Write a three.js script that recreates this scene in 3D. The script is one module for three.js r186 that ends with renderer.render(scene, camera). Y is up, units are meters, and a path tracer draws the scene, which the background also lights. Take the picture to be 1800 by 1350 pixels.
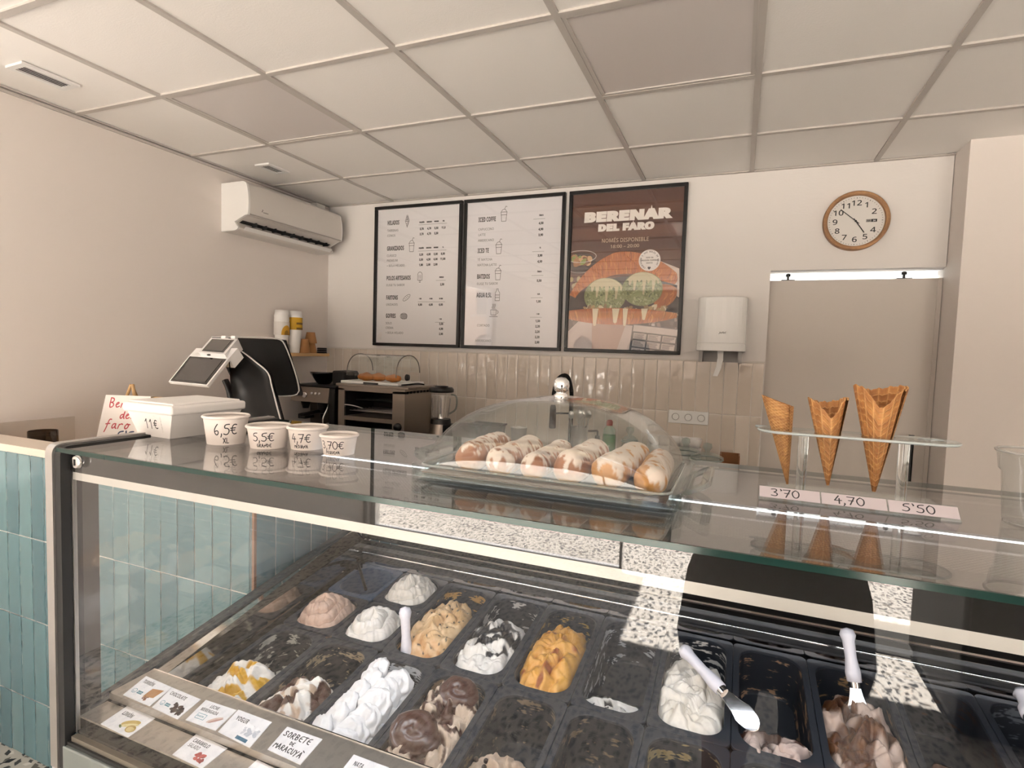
import * as THREE from 'three';
import { RoundedBoxGeometry } from 'three/addons/geometries/RoundedBoxGeometry.js';
import { mergeGeometries, mergeVertices } from 'three/addons/utils/BufferGeometryUtils.js';
import { MarchingCubes } from 'three/addons/objects/MarchingCubes.js';
import { RectAreaLightUniformsLib } from 'three/addons/lights/RectAreaLightUniformsLib.js';
import { createNoise3D } from 'simplex-noise';

// ---------------------------------------------------------------- camera, sky, sun, exposure
RectAreaLightUniformsLib.init();
const scene = new THREE.Scene();
const FOCAL = 977.16;
const camera = new THREE.PerspectiveCamera(2 * Math.atan(675 / FOCAL) * 180 / Math.PI, 4 / 3, 0.02, 200);
camera.rotation.order = 'YXZ';
camera.position.set(0, 1.6, 0);
camera.rotation.set(-0.0605, 0.3855, 0.032);
camera.updateMatrixWorld();
const renderer = new THREE.WebGLRenderer({ antialias: true });
renderer.toneMapping = THREE.LinearToneMapping;
renderer.toneMappingExposure = 0.9;
renderer.shadowMap.enabled = true;
scene.background = new THREE.Color().setRGB(3.0, 3.2, 3.5);
const sun = new THREE.DirectionalLight(new THREE.Color().setRGB(1, 0.935, 0.88), 80);
sun.position.set(-0.17 * 6, 2.3 * 6, 1.05 * 6 + 2);
sun.target.position.set(0, 0, 2);
sun.castShadow = true;
Object.assign(sun.shadow.camera, { left: -14, right: 14, top: 14, bottom: -14, near: 1, far: 60 });
sun.shadow.mapSize.set(4096, 4096);
scene.add(sun, sun.target);

// ---------------------------------------------------------------- helpers
const noise = (() => { let s = 77; return createNoise3D(() => { s = (s * 16807) % 2147483647; return s / 2147483647; }); })();
function rng(seed) { let s = seed * 7919 + 13; return () => { s = (s * 16807 + 11) % 2147483647; return s / 2147483647; }; }
const V = (x, y, z) => new THREE.Vector3(x, y, z);
// a pixel of the photograph gives a direction; the distance comes from the plane (x, y or z = value) the thing touches
function px(u, v, ax, val) {
  const d = V((u - 900) / FOCAL, -(v - 675) / FOCAL, -1).applyEuler(camera.rotation);
  const t = (val - camera.position[ax]) / d[ax];
  return camera.position.clone().addScaledVector(d, t);
}
const names = {};
function numbered(n) { names[n] = (names[n] ?? -1) + 1; return names[n] ? n + '_' + String(names[n]).padStart(3, '0') : n; }
function C(hex) { return new THREE.Color(hex); }
function mat(color, roughness = 0.6, metalness = 0, extra = {}) { return new THREE.MeshPhysicalMaterial({ color: typeof color === 'string' || typeof color === 'number' ? C(color) : color, roughness, metalness, ...extra }); }
const lin = (r, g, b) => new THREE.Color().setRGB(r, g, b);
function tag(o, label, category, group) { o.userData.label = label; o.userData.category = category; if (group) o.userData.group = group; return o; }
function thing(name, label, category, pos = [0, 0, 0], turn = 0, group) {
  const g = new THREE.Group(); g.name = numbered(name); g.position.set(...pos); g.rotation.y = turn; scene.add(g); return tag(g, label, category, group);
}
function part(parent, name, geo, material, pos, rot) {
  const m = new THREE.Mesh(Array.isArray(geo) ? merge(geo) : geo, material); m.name = name;
  if (pos) m.position.set(...pos); if (rot) m.rotation.set(...rot);
  parent.add(m); return m;
}
function single(name, geo, material, label, category, group, pos, rot) {
  const m = part(scene, numbered(name), geo, material, pos, rot); return tag(m, label, category, group);
}
function struct(name, geo, material, pos, rot) { const m = part(scene, name, geo, material, pos, rot); m.userData.kind = 'structure'; m.userData.label = name.replaceAll('_', ' '); return m; }
function merge(list) {
  const l = list.map((g) => { g = g.index ? g.toNonIndexed() : g.clone(); for (const k of Object.keys(g.attributes)) if (!['position', 'normal', 'uv'].includes(k)) g.deleteAttribute(k); if (!g.attributes.uv) g.setAttribute('uv', new THREE.BufferAttribute(new Float32Array(g.attributes.position.count * 2), 2)); return g; });
  return mergeGeometries(l);
}
// box from min to max
function bx(x0, x1, y0, y1, z0, z1, r = 0) {
  const w = Math.abs(x1 - x0), h = Math.abs(y1 - y0), d = Math.abs(z1 - z0);
  const g = r > 0 ? new RoundedBoxGeometry(w, h, d, 2, Math.min(r, w / 2.01, h / 2.01, d / 2.01)) : new THREE.BoxGeometry(w, h, d);
  return g.translate((x0 + x1) / 2, (y0 + y1) / 2, (z0 + z1) / 2);
}
function cyl(r0, r1, h, x = 0, y = 0, z = 0, seg = 24) { return new THREE.CylinderGeometry(r1, r0, h, seg).translate(x, y + h / 2, z); }
function lathe(pts, seg = 40) { return new THREE.LatheGeometry(pts.map(([r, y]) => new THREE.Vector2(r, y)), seg); }
function tube(pts, r, seg = 24, rs = 8, closed = false) { return new THREE.TubeGeometry(new THREE.CatmullRomCurve3(pts.map((p) => (p.isVector3 ? p : V(...p))), closed, 'centripetal'), seg, r, rs, closed); }
function bar(a, b, r, seg = 10) { a = a.isVector3 ? a : V(...a); b = b.isVector3 ? b : V(...b); const d = b.clone().sub(a); const g = new THREE.CylinderGeometry(r, r, d.length(), seg); g.applyQuaternion(new THREE.Quaternion().setFromUnitVectors(V(0, 1, 0), d.normalize())); return g.translate((a.x + b.x) / 2, (a.y + b.y) / 2, (a.z + b.z) / 2); }
function rrect(w, h, r, s = new THREE.Shape(), cx = 0, cy = 0) {
  const x = cx - w / 2, y = cy - h / 2; s.moveTo(x + r, y); s.lineTo(x + w - r, y); s.absarc(x + w - r, y + r, r, -Math.PI / 2, 0); s.lineTo(x + w, y + h - r); s.absarc(x + w - r, y + h - r, r, 0, Math.PI / 2);
  s.lineTo(x + r, y + h); s.absarc(x + r, y + h - r, r, Math.PI / 2, Math.PI); s.lineTo(x, y + r); s.absarc(x + r, y + r, r, Math.PI, Math.PI * 1.5); return s;
}
function poly(pts) { const s = new THREE.Shape(); pts.forEach(([x, y], i) => (i ? s.lineTo(x, y) : s.moveTo(x, y))); s.closePath(); return s; }
function extrude(shape, depth, bevel = 0, seg = 8) { return new THREE.ExtrudeGeometry(shape, { depth, bevelEnabled: bevel > 0, bevelSize: bevel, bevelThickness: bevel, bevelSegments: 2, curveSegments: seg }); }
// a panel whose face has the four given corners (TL, TR, BR, BL), thickness goes behind the face
function quadSlab(tl, tr, br, bl, th) {
  const n = tr.clone().sub(tl).cross(bl.clone().sub(tl)).normalize().multiplyScalar(th); // points away from viewer side
  const b = [tl, tr, br, bl].map((p) => p.clone().add(n)), f = [tl, tr, br, bl], pos = [], uv = [];
  const quad = (a, c, d, e, flat) => { for (const [p, u, v] of [[a, 0, 1], [e, 0, 0], [d, 1, 0], [a, 0, 1], [d, 1, 0], [c, 1, 1]]) { pos.push(p.x, p.y, p.z); uv.push(u, v); } };
  quad(f[0], f[1], f[2], f[3]); quad(b[1], b[0], b[3], b[2]);
  for (let i = 0; i < 4; i++) { const j = (i + 1) % 4; quad(b[i], b[j], f[j], f[i]); }
  const g = new THREE.BufferGeometry(); g.setAttribute('position', new THREE.Float32BufferAttribute(pos, 3)); g.setAttribute('uv', new THREE.Float32BufferAttribute(uv, 2)); g.computeVertexNormals(); return g;
}
function plane(w, h) { return new THREE.PlaneGeometry(w, h); }
// textures
function canvasTex(w, h, draw) { const c = document.createElement('canvas'); c.width = w; c.height = h; const x = c.getContext('2d'); draw(x, w, h); const t = new THREE.CanvasTexture(c); t.colorSpace = THREE.SRGBColorSpace; t.anisotropy = 8; return t; }
function dataTex(w, h, f, srgb = true) { const d = new Uint8Array(w * h * 4); for (let y = 0; y < h; y++) for (let x = 0; x < w; x++) { const c = f(x / w, y / h, x, y); const i = (y * w + x) * 4; d[i] = c[0]; d[i + 1] = c[1]; d[i + 2] = c[2]; d[i + 3] = 255; } const t = new THREE.DataTexture(d, w, h); if (srgb) t.colorSpace = THREE.SRGBColorSpace; t.wrapS = t.wrapT = THREE.RepeatWrapping; t.magFilter = THREE.LinearFilter; t.minFilter = THREE.LinearMipmapLinearFilter; t.generateMipmaps = true; t.needsUpdate = true; return t; }
// noise that tiles over the unit square
function tn(u, v, f, s = 0) { const a = u * Math.PI * 2, b = v * Math.PI * 2, k = f / (2 * Math.PI); return (noise(Math.cos(a) * k + s, Math.sin(a) * k, Math.cos(b) * k) + noise(Math.cos(b) * k, Math.sin(b) * k + s, Math.sin(a) * k + 9)) * 0.7; }
// uv in metres from world position, by the face's main axis
function boxUV(g, s = 1) { g = g.index ? g.toNonIndexed() : g; const p = g.attributes.position, n = g.attributes.normal, uv = new Float32Array(p.count * 2); for (let i = 0; i < p.count; i++) { const ax = Math.abs(n.getX(i)), ay = Math.abs(n.getY(i)), az = Math.abs(n.getZ(i)); let u, v; if (ax > ay && ax > az) { u = p.getZ(i); v = p.getY(i); } else if (ay > az) { u = p.getX(i); v = p.getZ(i); } else { u = p.getX(i); v = p.getY(i); } uv[2 * i] = u / s; uv[2 * i + 1] = v / s; } g.setAttribute('uv', new THREE.BufferAttribute(uv, 2)); return g; }

// hand lettering: strokes in a box one unit high, y down
const STROKES = {
  0: [[.3, 0, .08, .2, .05, .6, .2, .95, .4, 1, .58, .75, .6, .35, .5, .08, .3, 0]], 1: [[.1, .3, .35, .02, .33, 1]], 3: [[.08, .1, .35, 0, .52, .15, .45, .38, .22, .46, .5, .55, .58, .78, .4, 1, .08, .92]],
  4: [[.4, 0, .08, .62, .6, .6], [.45, .35, .42, 1]], 5: [[.58, .03, .2, .03, .14, .42, .4, .38, .58, .6, .5, .9, .25, 1, .06, .9]], 6: [[.45, .02, .15, .4, .1, .75, .25, 1, .45, .95, .52, .72, .38, .56, .14, .68]],
  7: [[.05, .05, .58, .03, .25, 1], [.16, .5, .5, .48]], ',': [[.14, .9, .16, 1, .08, 1.18]], "'": [[.12, 0, .2, .16, .16, .22]], '€': [[.62, .12, .42, .02, .22, .22, .17, .55, .27, .88, .48, .98, .64, .88], [.05, .4, .5, .38], [.05, .6, .46, .58]],
  X: [[.05, 0, .6, 1], [.58, 0, .06, 1]], L: [[.1, 0, .1, 1, .55, .98]], G: [[.58, .15, .35, 0, .1, .3, .1, .75, .35, 1, .58, .85, .6, .55, .38, .55]], R: [[.1, 1, .1, 0, .45, .05, .52, .28, .4, .48, .12, .52, .58, 1]], A: [[.04, 1, .3, 0, .58, 1], [.14, .62, .48, .6]],
  N: [[.08, 1, .1, 0, .55, 1, .57, 0]], D: [[.1, 0, .1, 1, .4, .9, .58, .55, .45, .12, .08, 0]], E: [[.55, 0, .1, .02, .1, 1, .58, .98], [.1, .5, .48, .48]], M: [[.05, 1, .1, 0, .35, .6, .6, 0, .66, 1]], I: [[.2, 0, .2, 1]], P: [[.1, 1, .1, 0, .45, .04, .54, .28, .4, .5, .12, .54]],
  Q: [[.3, 0, .06, .4, .2, .95, .45, .95, .6, .5, .45, .05, .3, 0], [.38, .7, .62, 1.05]], U: [[.08, 0, .1, .75, .3, 1, .5, .8, .55, 0]], S: [[.55, .12, .32, 0, .12, .2, .3, .45, .52, .65, .45, .92, .2, 1, .06, .88]], O: [[.3, 0, .06, .4, .16, .9, .4, 1, .6, .6, .5, .12, .3, 0]],
  B: [[.1, 0, .1, 1, .45, .95, .56, .72, .4, .5, .12, .48, .42, .42, .5, .2, .36, .02, .08, 0]], T: [[.02, .03, .6, 0], [.32, 0, .3, 1]], C: [[.56, .15, .35, 0, .12, .3, .12, .7, .32, 1, .56, .88]], Y: [[.05, 0, .3, .5, .57, 0], [.3, .5, .12, 1.1]],
  b: [[.12, .95, .2, .5, .28, .05, .12, .2, .12, .95]], e: [[.1, .72, .42, .6, .36, .42, .18, .5, .1, .8, .28, 1, .52, .85]], r: [[.1, .95, .15, .5, .17, .62, .38, .45, .48, .55]], n: [[.1, 1, .12, .5, .14, .68, .32, .46, .42, .6, .42, .92, .55, .95]], a: [[.45, .5, .22, .45, .08, .75, .2, .98, .4, .8, .46, .5, .44, .9, .58, .95]],
  d: [[.42, .55, .2, .5, .08, .78, .22, 1, .4, .8, .5, .05, .46, .9, .58, .95]], l: [[.1, .9, .3, .3, .24, 0, .12, .3, .14, .9, .3, .98]], f: [[.5, .08, .34, .0, .24, .3, .2, 1.0, .12, 1.3], [.05, .52, .45, .48]], o: [[.28, .48, .08, .72, .2, 1, .42, .9, .48, .62, .3, .47, .24, .55, .58, .55]],
};
function handText(ctx, text, x, y, h, lw, color, wob = 0.02, sp = 0.74) {
  ctx.strokeStyle = color; ctx.lineWidth = lw; ctx.lineCap = ctx.lineJoin = 'round'; const r = rng(text.length * 31 + (x | 0));
  for (const ch of text) { for (const s of STROKES[ch] ?? []) { const p = []; for (let i = 0; i < s.length; i += 2) p.push([x + (s[i] + (r() - .5) * wob) * h, y + (s[i + 1] + (r() - .5) * wob) * h]);
    ctx.beginPath(); ctx.moveTo(...p[0]); if (p.length < 4) p.slice(1).forEach((q) => ctx.lineTo(...q)); else { for (let i = 1; i < p.length - 1; i++) { const e = i === p.length - 2 ? p[i + 1] : [(p[i][0] + p[i + 1][0]) / 2, (p[i][1] + p[i + 1][1]) / 2]; ctx.quadraticCurveTo(...p[i], ...e); } } ctx.stroke(); }
    x += h * (ch === ' ' ? .4 : ch === ',' || ch === "'" || ch === 'I' ? .3 : sp); }
}

// ---------------------------------------------------------------- common materials
const M = {
  paint: mat(lin(.79, .75, .72), .85), paintBounceTint: mat(lin(.79, .725, .68), .85), ceil: mat(lin(.88, .845, .81), .9), grid: mat(lin(.53, .49, .455), .5),  // second wall paint has the warm floor bounce put into its colour
  black: mat('#0d0d0e', .35), blackMatte: mat('#151515', .7), blackGloss: mat('#050506', .08, 0, { clearcoat: 1, clearcoatRoughness: .03 }), white: mat('#e9e7e4', .4), whiteGloss: mat('#efeeec', .18),
  steel: mat(lin(.62, .61, .59), .28, 1), chrome: mat(lin(.85, .85, .86), .06, 1), alu: mat(lin(.72, .72, .72), .4, .85), darkGrey: mat('#4b4b4a', .35), gasket: mat('#242526', .5), wood: mat('#c8a272', .6),
  glass: mat('#ffffff', 0, 0, { transmission: 1, thickness: 0, ior: 1.5 }), glassEdge: mat('#1f3a36', .12), acrylic: mat('#fbfdfd', .02, 0, { transmission: 1, thickness: 0, ior: 1.49 }), paper: mat('#eceae8', .75), kraft: mat('#a9794c', .8),
};
M.brushed = M.steel.clone(); M.brushed.roughness = .36;
M.paint.bumpMap = dataTex(256, 256, (u, v) => { const n = 128 + 60 * tn(u, v, 60) + 50 * tn(u, v, 120, 3); return [n, n, n]; }, false); M.paint.bumpScale = .0006; M.paintBounceTint.bumpMap = M.paint.bumpMap; M.paintBounceTint.bumpScale = .0006;
M.ceil.bumpMap = dataTex(256, 256, (u, v) => { const n = 128 + 70 * tn(u, v, 90, 5) + 50 * tn(u, v, 150, 2); return [n, n, n]; }, false); M.ceil.bumpScale = .0005;

// ================================================================ THE SETTING
const ZB = -3.49, XL = -2.985, ZF = 2.65, XR = 3.2, HC = 2.656;
// floor: cast terrazzo
const terrazzo = dataTex(1024, 1024, (() => {
  const r = rng(5), N = 64, cells = []; for (let i = 0; i < N * N; i++) cells.push([r(), r(), r(), r()]);
  return (u, v) => { const gx = u * N, gy = v * N; let c = [186, 181, 172]; const ix = Math.floor(gx), iy = Math.floor(gy);
    for (let a = -1; a <= 1; a++) for (let b = -1; b <= 1; b++) { const k = cells[((iy + b + N) % N) * N + (ix + a + N) % N]; const dx = gx - (ix + a + k[0]), dy = gy - (iy + b + k[1]); const an = k[2] * 6.283, p = dx * Math.cos(an) + dy * Math.sin(an), q = -dx * Math.sin(an) + dy * Math.cos(an); if (Math.abs(p) / (.22 + .5 * k[3]) + Math.abs(q) / (.14 + .24 * k[3]) < 1) { const t = k[2] * 7 % 1; c = t < .55 ? [56, 56, 55] : t < .75 ? [96, 90, 82] : t < .93 ? [30, 32, 34] : [212, 208, 200]; } }
    return c; };
})());
terrazzo.repeat.set(1, 1);
const floorMat = mat('#ffffff', .35); floorMat.map = terrazzo;
struct('floor', boxUV(bx(XL - .15, XR + .15, -.1, 0, ZB - .15, ZF), 2.1), floorMat);
const paveMat = mat('#ffffff', .8); paveMat.map = terrazzo;
struct('floor_street', boxUV(bx(-30, 30, -.12, -.015, ZF, 24), 2.1), paveMat);

// walls
const wallBack = struct('wall_back', [bx(XL - .15, .141, 0, HC + .2, ZB - .15, ZB), bx(.141, .955, 2.096, HC + .2, ZB - .15, ZB)], M.paint);
wallBack.userData.label = 'back wall with beige glazed tiles below white paint';
struct('wall_right_pillar', [bx(.958, XR + .15, 0, HC + .2, ZB - .3, ZB + .2)], M.paintBounceTint);
const wallLeft = struct('wall_left', [bx(XL - .15, XL, 0, HC + .2, ZB, -1.12), bx(XL - .15, XL, 2.4, HC + .2, -1.12, -.2), bx(XL - .15, XL, 0, .9, -1.12, -.2), bx(XL - .15, XL, 0, HC + .2, -.2, ZF + .15)], M.paintBounceTint);
struct('wall_right', bx(XR, XR + .15, 0, HC + .2, ZB, ZF + .15), M.paint);
// shop front: door opening x -0.7..1.2, floor length window x -2.95..-0.75
struct('wall_front', [bx(XL, XR, 2.37, HC + .2, ZF, ZF + .15), bx(1.2, 1.26, 0, 2.37, ZF, ZF + .15), bx(3.1, XR, 0, 2.37, ZF, ZF + .15), bx(XL, -2.95, 0, 2.37, ZF, ZF + .15)], M.paint);
function windowUnit(name, x0, x1, y0, y1, z0, z1, alongZ, mullion = true) {
  const g = new THREE.Group(); g.name = name; g.userData = { kind: 'structure', label: name.replace('_', ' ') }; scene.add(g); const t = .05;
  if (alongZ) { part(g, 'window_frame', [bx(x0, x1, y0, y0 + t, z0, z1), bx(x0, x1, y1 - t, y1, z0, z1), bx(x0, x1, y0, y1, z0, z0 + t), bx(x0, x1, y0, y1, z1 - t, z1)], M.alu); part(g, 'pane', bx((x0 + x1) / 2 - .003, (x0 + x1) / 2 + .003, y0 + t, y1 - t, z0 + t, z1 - t), M.glass); }
  else if (!mullion) { part(g, 'window_frame', [bx(x0, x1, y0, y0 + .02, z0, z1), bx(x0, x1, y1 - t, y1, z0, z1), bx(x0, x0 + t, y0, y1, z0, z1), bx(x1 - .02, x1, y0, y1, z0, z1)], M.alu); part(g, 'pane', bx(x0 + t, x1 - .02, y0 + .02, y1 - t, (z0 + z1) / 2 - .003, (z0 + z1) / 2 + .003), M.glass); }
  else { const m = (x0 + x1) / 2; part(g, 'window_frame', [bx(x0, x1, y0, y0 + t, z0, z1), bx(x0, x1, y1 - t, y1, z0, z1), bx(x0, x0 + t, y0, y1, z0, z1), bx(x1 - t, x1, y0, y1, z0, z1), bx(m - t / 2, m + t / 2, y0, y1, z0, z1)], M.alu); for (const [a, b] of [[x0 + t, m - t / 2], [m + t / 2, x1 - t]]) part(g, 'pane', bx(a, b, y0 + t, y1 - t, (z0 + z1) / 2 - .003, (z0 + z1) / 2 + .003), M.glass); }
}
windowUnit('window_1', XL - .11, XL - .05, .9, 2.4, -1.12, -.2, true);
windowUnit('window_3', 1.26, 3.1, 0, 2.37, ZF + .05, ZF + .11, false);  // added glazing; lets sun in to brighten the right side of the ceiling
windowUnit('window_2', -2.95, -.72, 0, 2.37, ZF + .05, ZF + .11, false, false);

// ceiling: slab, T-bar grid and lay-in tiles
const ceiling = struct('ceiling', bx(XL, XR, HC + .03, HC + .2, ZB, ZF), M.ceil);
const gx = [XL]; for (let i = 0; -2.392 + .601 * i < XR; i++) gx.push(-2.392 + .601 * i); gx.push(XR);
const gz = [ZB]; for (let i = 0; -2.922 + .601 * i < ZF; i++) gz.push(-2.922 + .601 * i); gz.push(ZF);
const tileGeos = {};
for (let i = 0; i + 1 < gx.length; i++) for (let j = 0; j + 1 < gz.length; j++) {
  if ((i === 1 || i === 4) && j === 2) continue; // lay-in light panels
  const w = gx[i + 1] - gx[i] - .006, d = gz[j + 1] - gz[j] - .006, k = w.toFixed(3) + d.toFixed(3);
  tileGeos[k] ??= boxUV(new THREE.BoxGeometry(w, .016, d), .5);
  part(ceiling, 'ceiling_tile', tileGeos[k], M.ceil, [(gx[i] + gx[i + 1]) / 2, HC + .012, (gz[j] + gz[j + 1]) / 2]);
}
for (const x of gx.slice(1, -1)) part(ceiling, 'grid_rail', bx(x - .012, x + .012, HC - .004, HC + .004, ZB, ZF), M.grid);
for (const z of gz.slice(1, -1)) for (let i = 0; i + 1 < gx.length; i++) part(ceiling, 'grid_rail', bx(gx[i] + .012, gx[i + 1] - .012, HC - .0035, HC + .004, z - .012, z + .012), M.grid);
part(ceiling, 'edge_trim', [bx(XL, XL + .022, HC - .004, HC + .002, ZB, ZF), bx(XL, .955, HC - .004, HC + .002, ZB, ZB + .022), bx(XL, XL + .012, HC - .02, HC - .008, ZB, ZF)], M.grid);
for (const [i, lab] of [[1, 'square grey ceiling light panel, switched off, beside the air vents'], [4, 'square grey ceiling light panel, switched off, above the brown poster']]) {
  const t = thing('ceiling_light_panel', lab, 'light panel', [(gx[i] + gx[i + 1]) / 2, HC - .002, (gz[2] + gz[3]) / 2], 0, 'ceiling light panels');
  const h = .288; part(t, 'panel_frame', [bx(-h, h, 0, .014, -h, -h + .014), bx(-h, h, 0, .014, h - .014, h), bx(-h, -h + .014, 0, .014, -h + .014, h - .014), bx(h - .014, h, 0, .014, -h + .014, h - .014)], M.grid);
  part(t, 'diffuser', bx(-h + .014, h - .014, .005, .012, -h + .014, h - .014), mat(lin(.66, .61, .59), .35));
}
function vent(a, b, label) { // corners on the ceiling in pixels
  const p = px(...a, 'y', HC), q = px(...b, 'y', HC), cx = (p.x + q.x) / 2, cz = (p.z + q.z) / 2, L = Math.max(.16, Math.abs(q.z - p.z)), W = .11;
  const t = thing('ceiling_vent', label, 'air vent', [cx, HC - .008, cz], 0, 'ceiling air vents');
  part(t, 'vent_frame', [bx(-W / 2, W / 2, 0, .01, -L / 2, -L / 2 + .022), bx(-W / 2, W / 2, 0, .01, L / 2 - .022, L / 2), bx(-W / 2, -W / 2 + .022, 0, .01, -L / 2 + .022, L / 2 - .022), bx(W / 2 - .022, W / 2, 0, .01, -L / 2 + .022, L / 2 - .022)], M.white);
  part(t, 'backing', bx(-W / 2 + .022, W / 2 - .022, .0055, .0075, -L / 2 + .022, L / 2 - .022), M.gasket);
  for (let i = 0; i < 4; i++) part(t, 'slat', bx(-.0042, .0042, -.0008, .0008, -L / 2 + .02, L / 2 - .02), M.white, [-W / 2 + .031 + i * .0155, .002, 0], [0, 0, -.42]);
}
vent([22, 112], [128, 153], 'white slotted air vent in the ceiling tile over the tiled counter');
vent([458, 288], [500, 303], 'white slotted air vent in the ceiling tile over the air conditioner');

// glazed tiles 7.5 x 30 cm with wavy faces; a few variants share geometry
function waveTile(w, h, seed) {
  const g = new THREE.PlaneGeometry(w, h, 6, 14), p = g.attributes.position, ease = (t, half) => { const a = Math.abs(t) / half; return a > .999 ? t : Math.sign(t) * Math.min(half - .0022, Math.abs(t) * (half - .0022) / (half * (half === w / 2 ? 2 / 3 : 6 / 7))); };
  for (let i = 0; i < p.count; i++) { const x0 = p.getX(i), y0 = p.getY(i), rim = Math.abs(x0) > w / 2 * .999 || Math.abs(y0) > h / 2 * .999, x = ease(x0, w / 2), y = ease(y0, h / 2); p.setXYZ(i, x, y, rim ? -.0015 : .0016 * (noise(x * 19, y * 15, seed) + .55 * noise(x * 34, y * 30, seed + 7)) + .0008); }
  g.computeVertexNormals(); return g;
}
const variants = (w, h, n, s) => Array.from({ length: n }, (_, i) => waveTile(w, h, s + i * 3.7));
function tileWall(parent, W, H, x0, x1, yTop, rows, place, mats, seed) {
  const v = variants(W - .0035, H - .0035, 6, seed), r = rng(seed + 1), half = {};
  for (let row = 0; row < rows; row++) for (let x = x0; x < x1 - .004; x += W) {
    const w = Math.min(W, x1 - x), y = yTop - row * H - H / 2; let g = v[Math.floor(r() * 6)];
    if (w < W - .002) { const k = w.toFixed(3); g = half[k] ??= waveTile(w - .0035, H - .0035, seed + 50); }
    const m = part(parent, 'tile', g, mats[Math.floor(r() * mats.length)]); place(m, x + w / 2, y); m.rotation.x += (r() - .5) * .012; m.rotation.y += (r() - .5) * .016;
  }
}
const beigeTiles = [lin(.70, .62, .54), lin(.665, .585, .505), lin(.73, .65, .57)].map((c) => mat(c, .07, 0, { clearcoat: .6, clearcoatRoughness: .04 }));
const grout = mat(lin(.82, .78, .73), .8);
part(wallBack, 'grout', bx(XL, .138, .9, 1.575, ZB, ZB + .003), grout);
tileWall(wallBack, .0765, .311, XL + .002, .137, 1.573, 3, (m, x, y) => m.position.set(x, y, ZB + .006), beigeTiles, 3);
part(wallBack, 'tile_trim', bx(XL, .139, 1.573, 1.582, ZB, ZB + .009), mat(lin(.7, .66, .61), .3));
wallBack.children.filter((c) => c.name === 'tile' && c.position.y < .9).forEach((c) => wallBack.remove(c));

// half-height partition with blue tiles at the till
const partition = struct('wall_partition', [bx(XL, -1.285, 0, 1.165, -1.29, -1.203), bx(-1.37, -1.285, 0, 1.165, -1.95, -1.29)], mat(lin(.85, .85, .82), .7));
partition.userData.label = 'half height partition faced with glossy blue upright tiles';
const blueTiles = [lin(.12, .22, .25), lin(.135, .245, .275), lin(.108, .2, .23), lin(.155, .265, .29)].map((c) => mat(c, .22));
tileWall(partition, .0765, .3105, XL, -1.287, 1.163, 4, (m, x, y) => m.position.set(x, y, -1.199), blueTiles, 21);
tileWall(partition, .0765, .3105, 1.203, 1.95, 1.163, 4, (m, x, y) => { m.position.set(-1.281, y, -x); m.rotation.y = Math.PI / 2; }, blueTiles, 27);
partition.children.filter((c) => c.position.y < .0).forEach((c) => partition.remove(c));
part(partition, 'corner_trim', bx(-1.288, -1.279, 0, 1.165, -1.203, -1.194), mat('#8d6b58', .5));
part(partition, 'cap', [bx(XL, -1.272, 1.165, 1.192, -1.3, -1.19), bx(-1.385, -1.272, 1.165, 1.192, -1.95, -1.3)], mat(lin(.72, .62, .53), .55));
const trim1 = struct('trim_1', bx(XL, XL + .012, .95, 1.212, -1.69, -1.3), mat(lin(.62, .55, .49), .6)); trim1.userData.label = 'low beige wall board beside the till';
// desk behind the partition
const desk = thing('till_desk', 'low beige desk behind the blue tiled partition', 'desk', [-2.18, 0, -1.62]);
part(desk, 'desk_top', bx(-.79, .79, 1.05, 1.085, -.46, .31), M.wood); part(desk, 'desk_side', bx(-.79, -.76, 0, 1.05, -.3, .3), M.white); part(desk, 'desk_side', bx(.76, .79, 0, 1.05, -.3, .3), M.white);

// sliding door in its recess
const door = new THREE.Group(); door.name = 'door_1'; door.userData = { kind: 'structure', label: 'plain grey beige sliding door under the wall clock' }; scene.add(door);
part(door, 'door_leaf', bx(.13, .935, .01, 2.045, -3.57, -3.53), mat(lin(.62, .565, .515), .6));
part(door, 'door_edge', bx(.935, .955, .01, 2.045, -3.57, -3.525), mat(lin(.62, .565, .515), .6));
part(door, 'rail', bx(.12, .955, 2.088, 2.1, -3.57, -3.545), M.alu);
for (const u of [.235, .79]) part(door, 'roller_hanger', [bx(u - .035, u + .035, 2.044, 2.05, -3.565, -3.535), bx(u - .006, u + .006, 2.045, 2.085, -3.556, -3.546), cyl(.013, .013, .014, u, 2.068, -3.55)], M.black);
const dh = px(1597, 810, 'z', -3.52); part(door, 'handle', [bar([dh.x, dh.y - .11, -3.5], [dh.x, dh.y + .14, -3.5], .013), bar([dh.x, dh.y - .09, -3.53], [dh.x, dh.y - .09, -3.5], .01), bar([dh.x, dh.y + .12, -3.53], [dh.x, dh.y + .12, -3.5], .01)], M.black);
// lit back room seen through the gap over the door
struct('wall_rear_room', [bx(.0, 1.2, 0, 2.9, -4.65, -4.6), bx(-.05, 0, 0, 2.9, -4.65, ZB - .15), bx(1.2, 1.25, 0, 2.9, -4.65, ZB - .15), bx(-.05, 1.25, 2.85, 2.9, -4.65, ZB - .15), bx(-.05, 1.25, -.05, 0, -4.65, ZB - .15)], M.white);
const lampRear = thing('ceiling_lamp', 'bright white lamp of the back room, glowing through the gap above the door', 'lamp', [.55, 2.78, -4.1]);
part(lampRear, 'lamp_body', bx(-.42, .42, .03, .06, -.12, .12), M.white); part(lampRear, 'lamp_glow', bx(-.4, .4, 0, .03, -.1, .1), mat('#ffffff', .5, 0, { emissive: C('#ffffff'), emissiveIntensity: 3 }));
{ const l = new THREE.RectAreaLight('#f2fbff', 90, .8, .2); l.position.set(0, -.005, 0); l.rotation.x = -Math.PI / 2; lampRear.add(l); }

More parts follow.
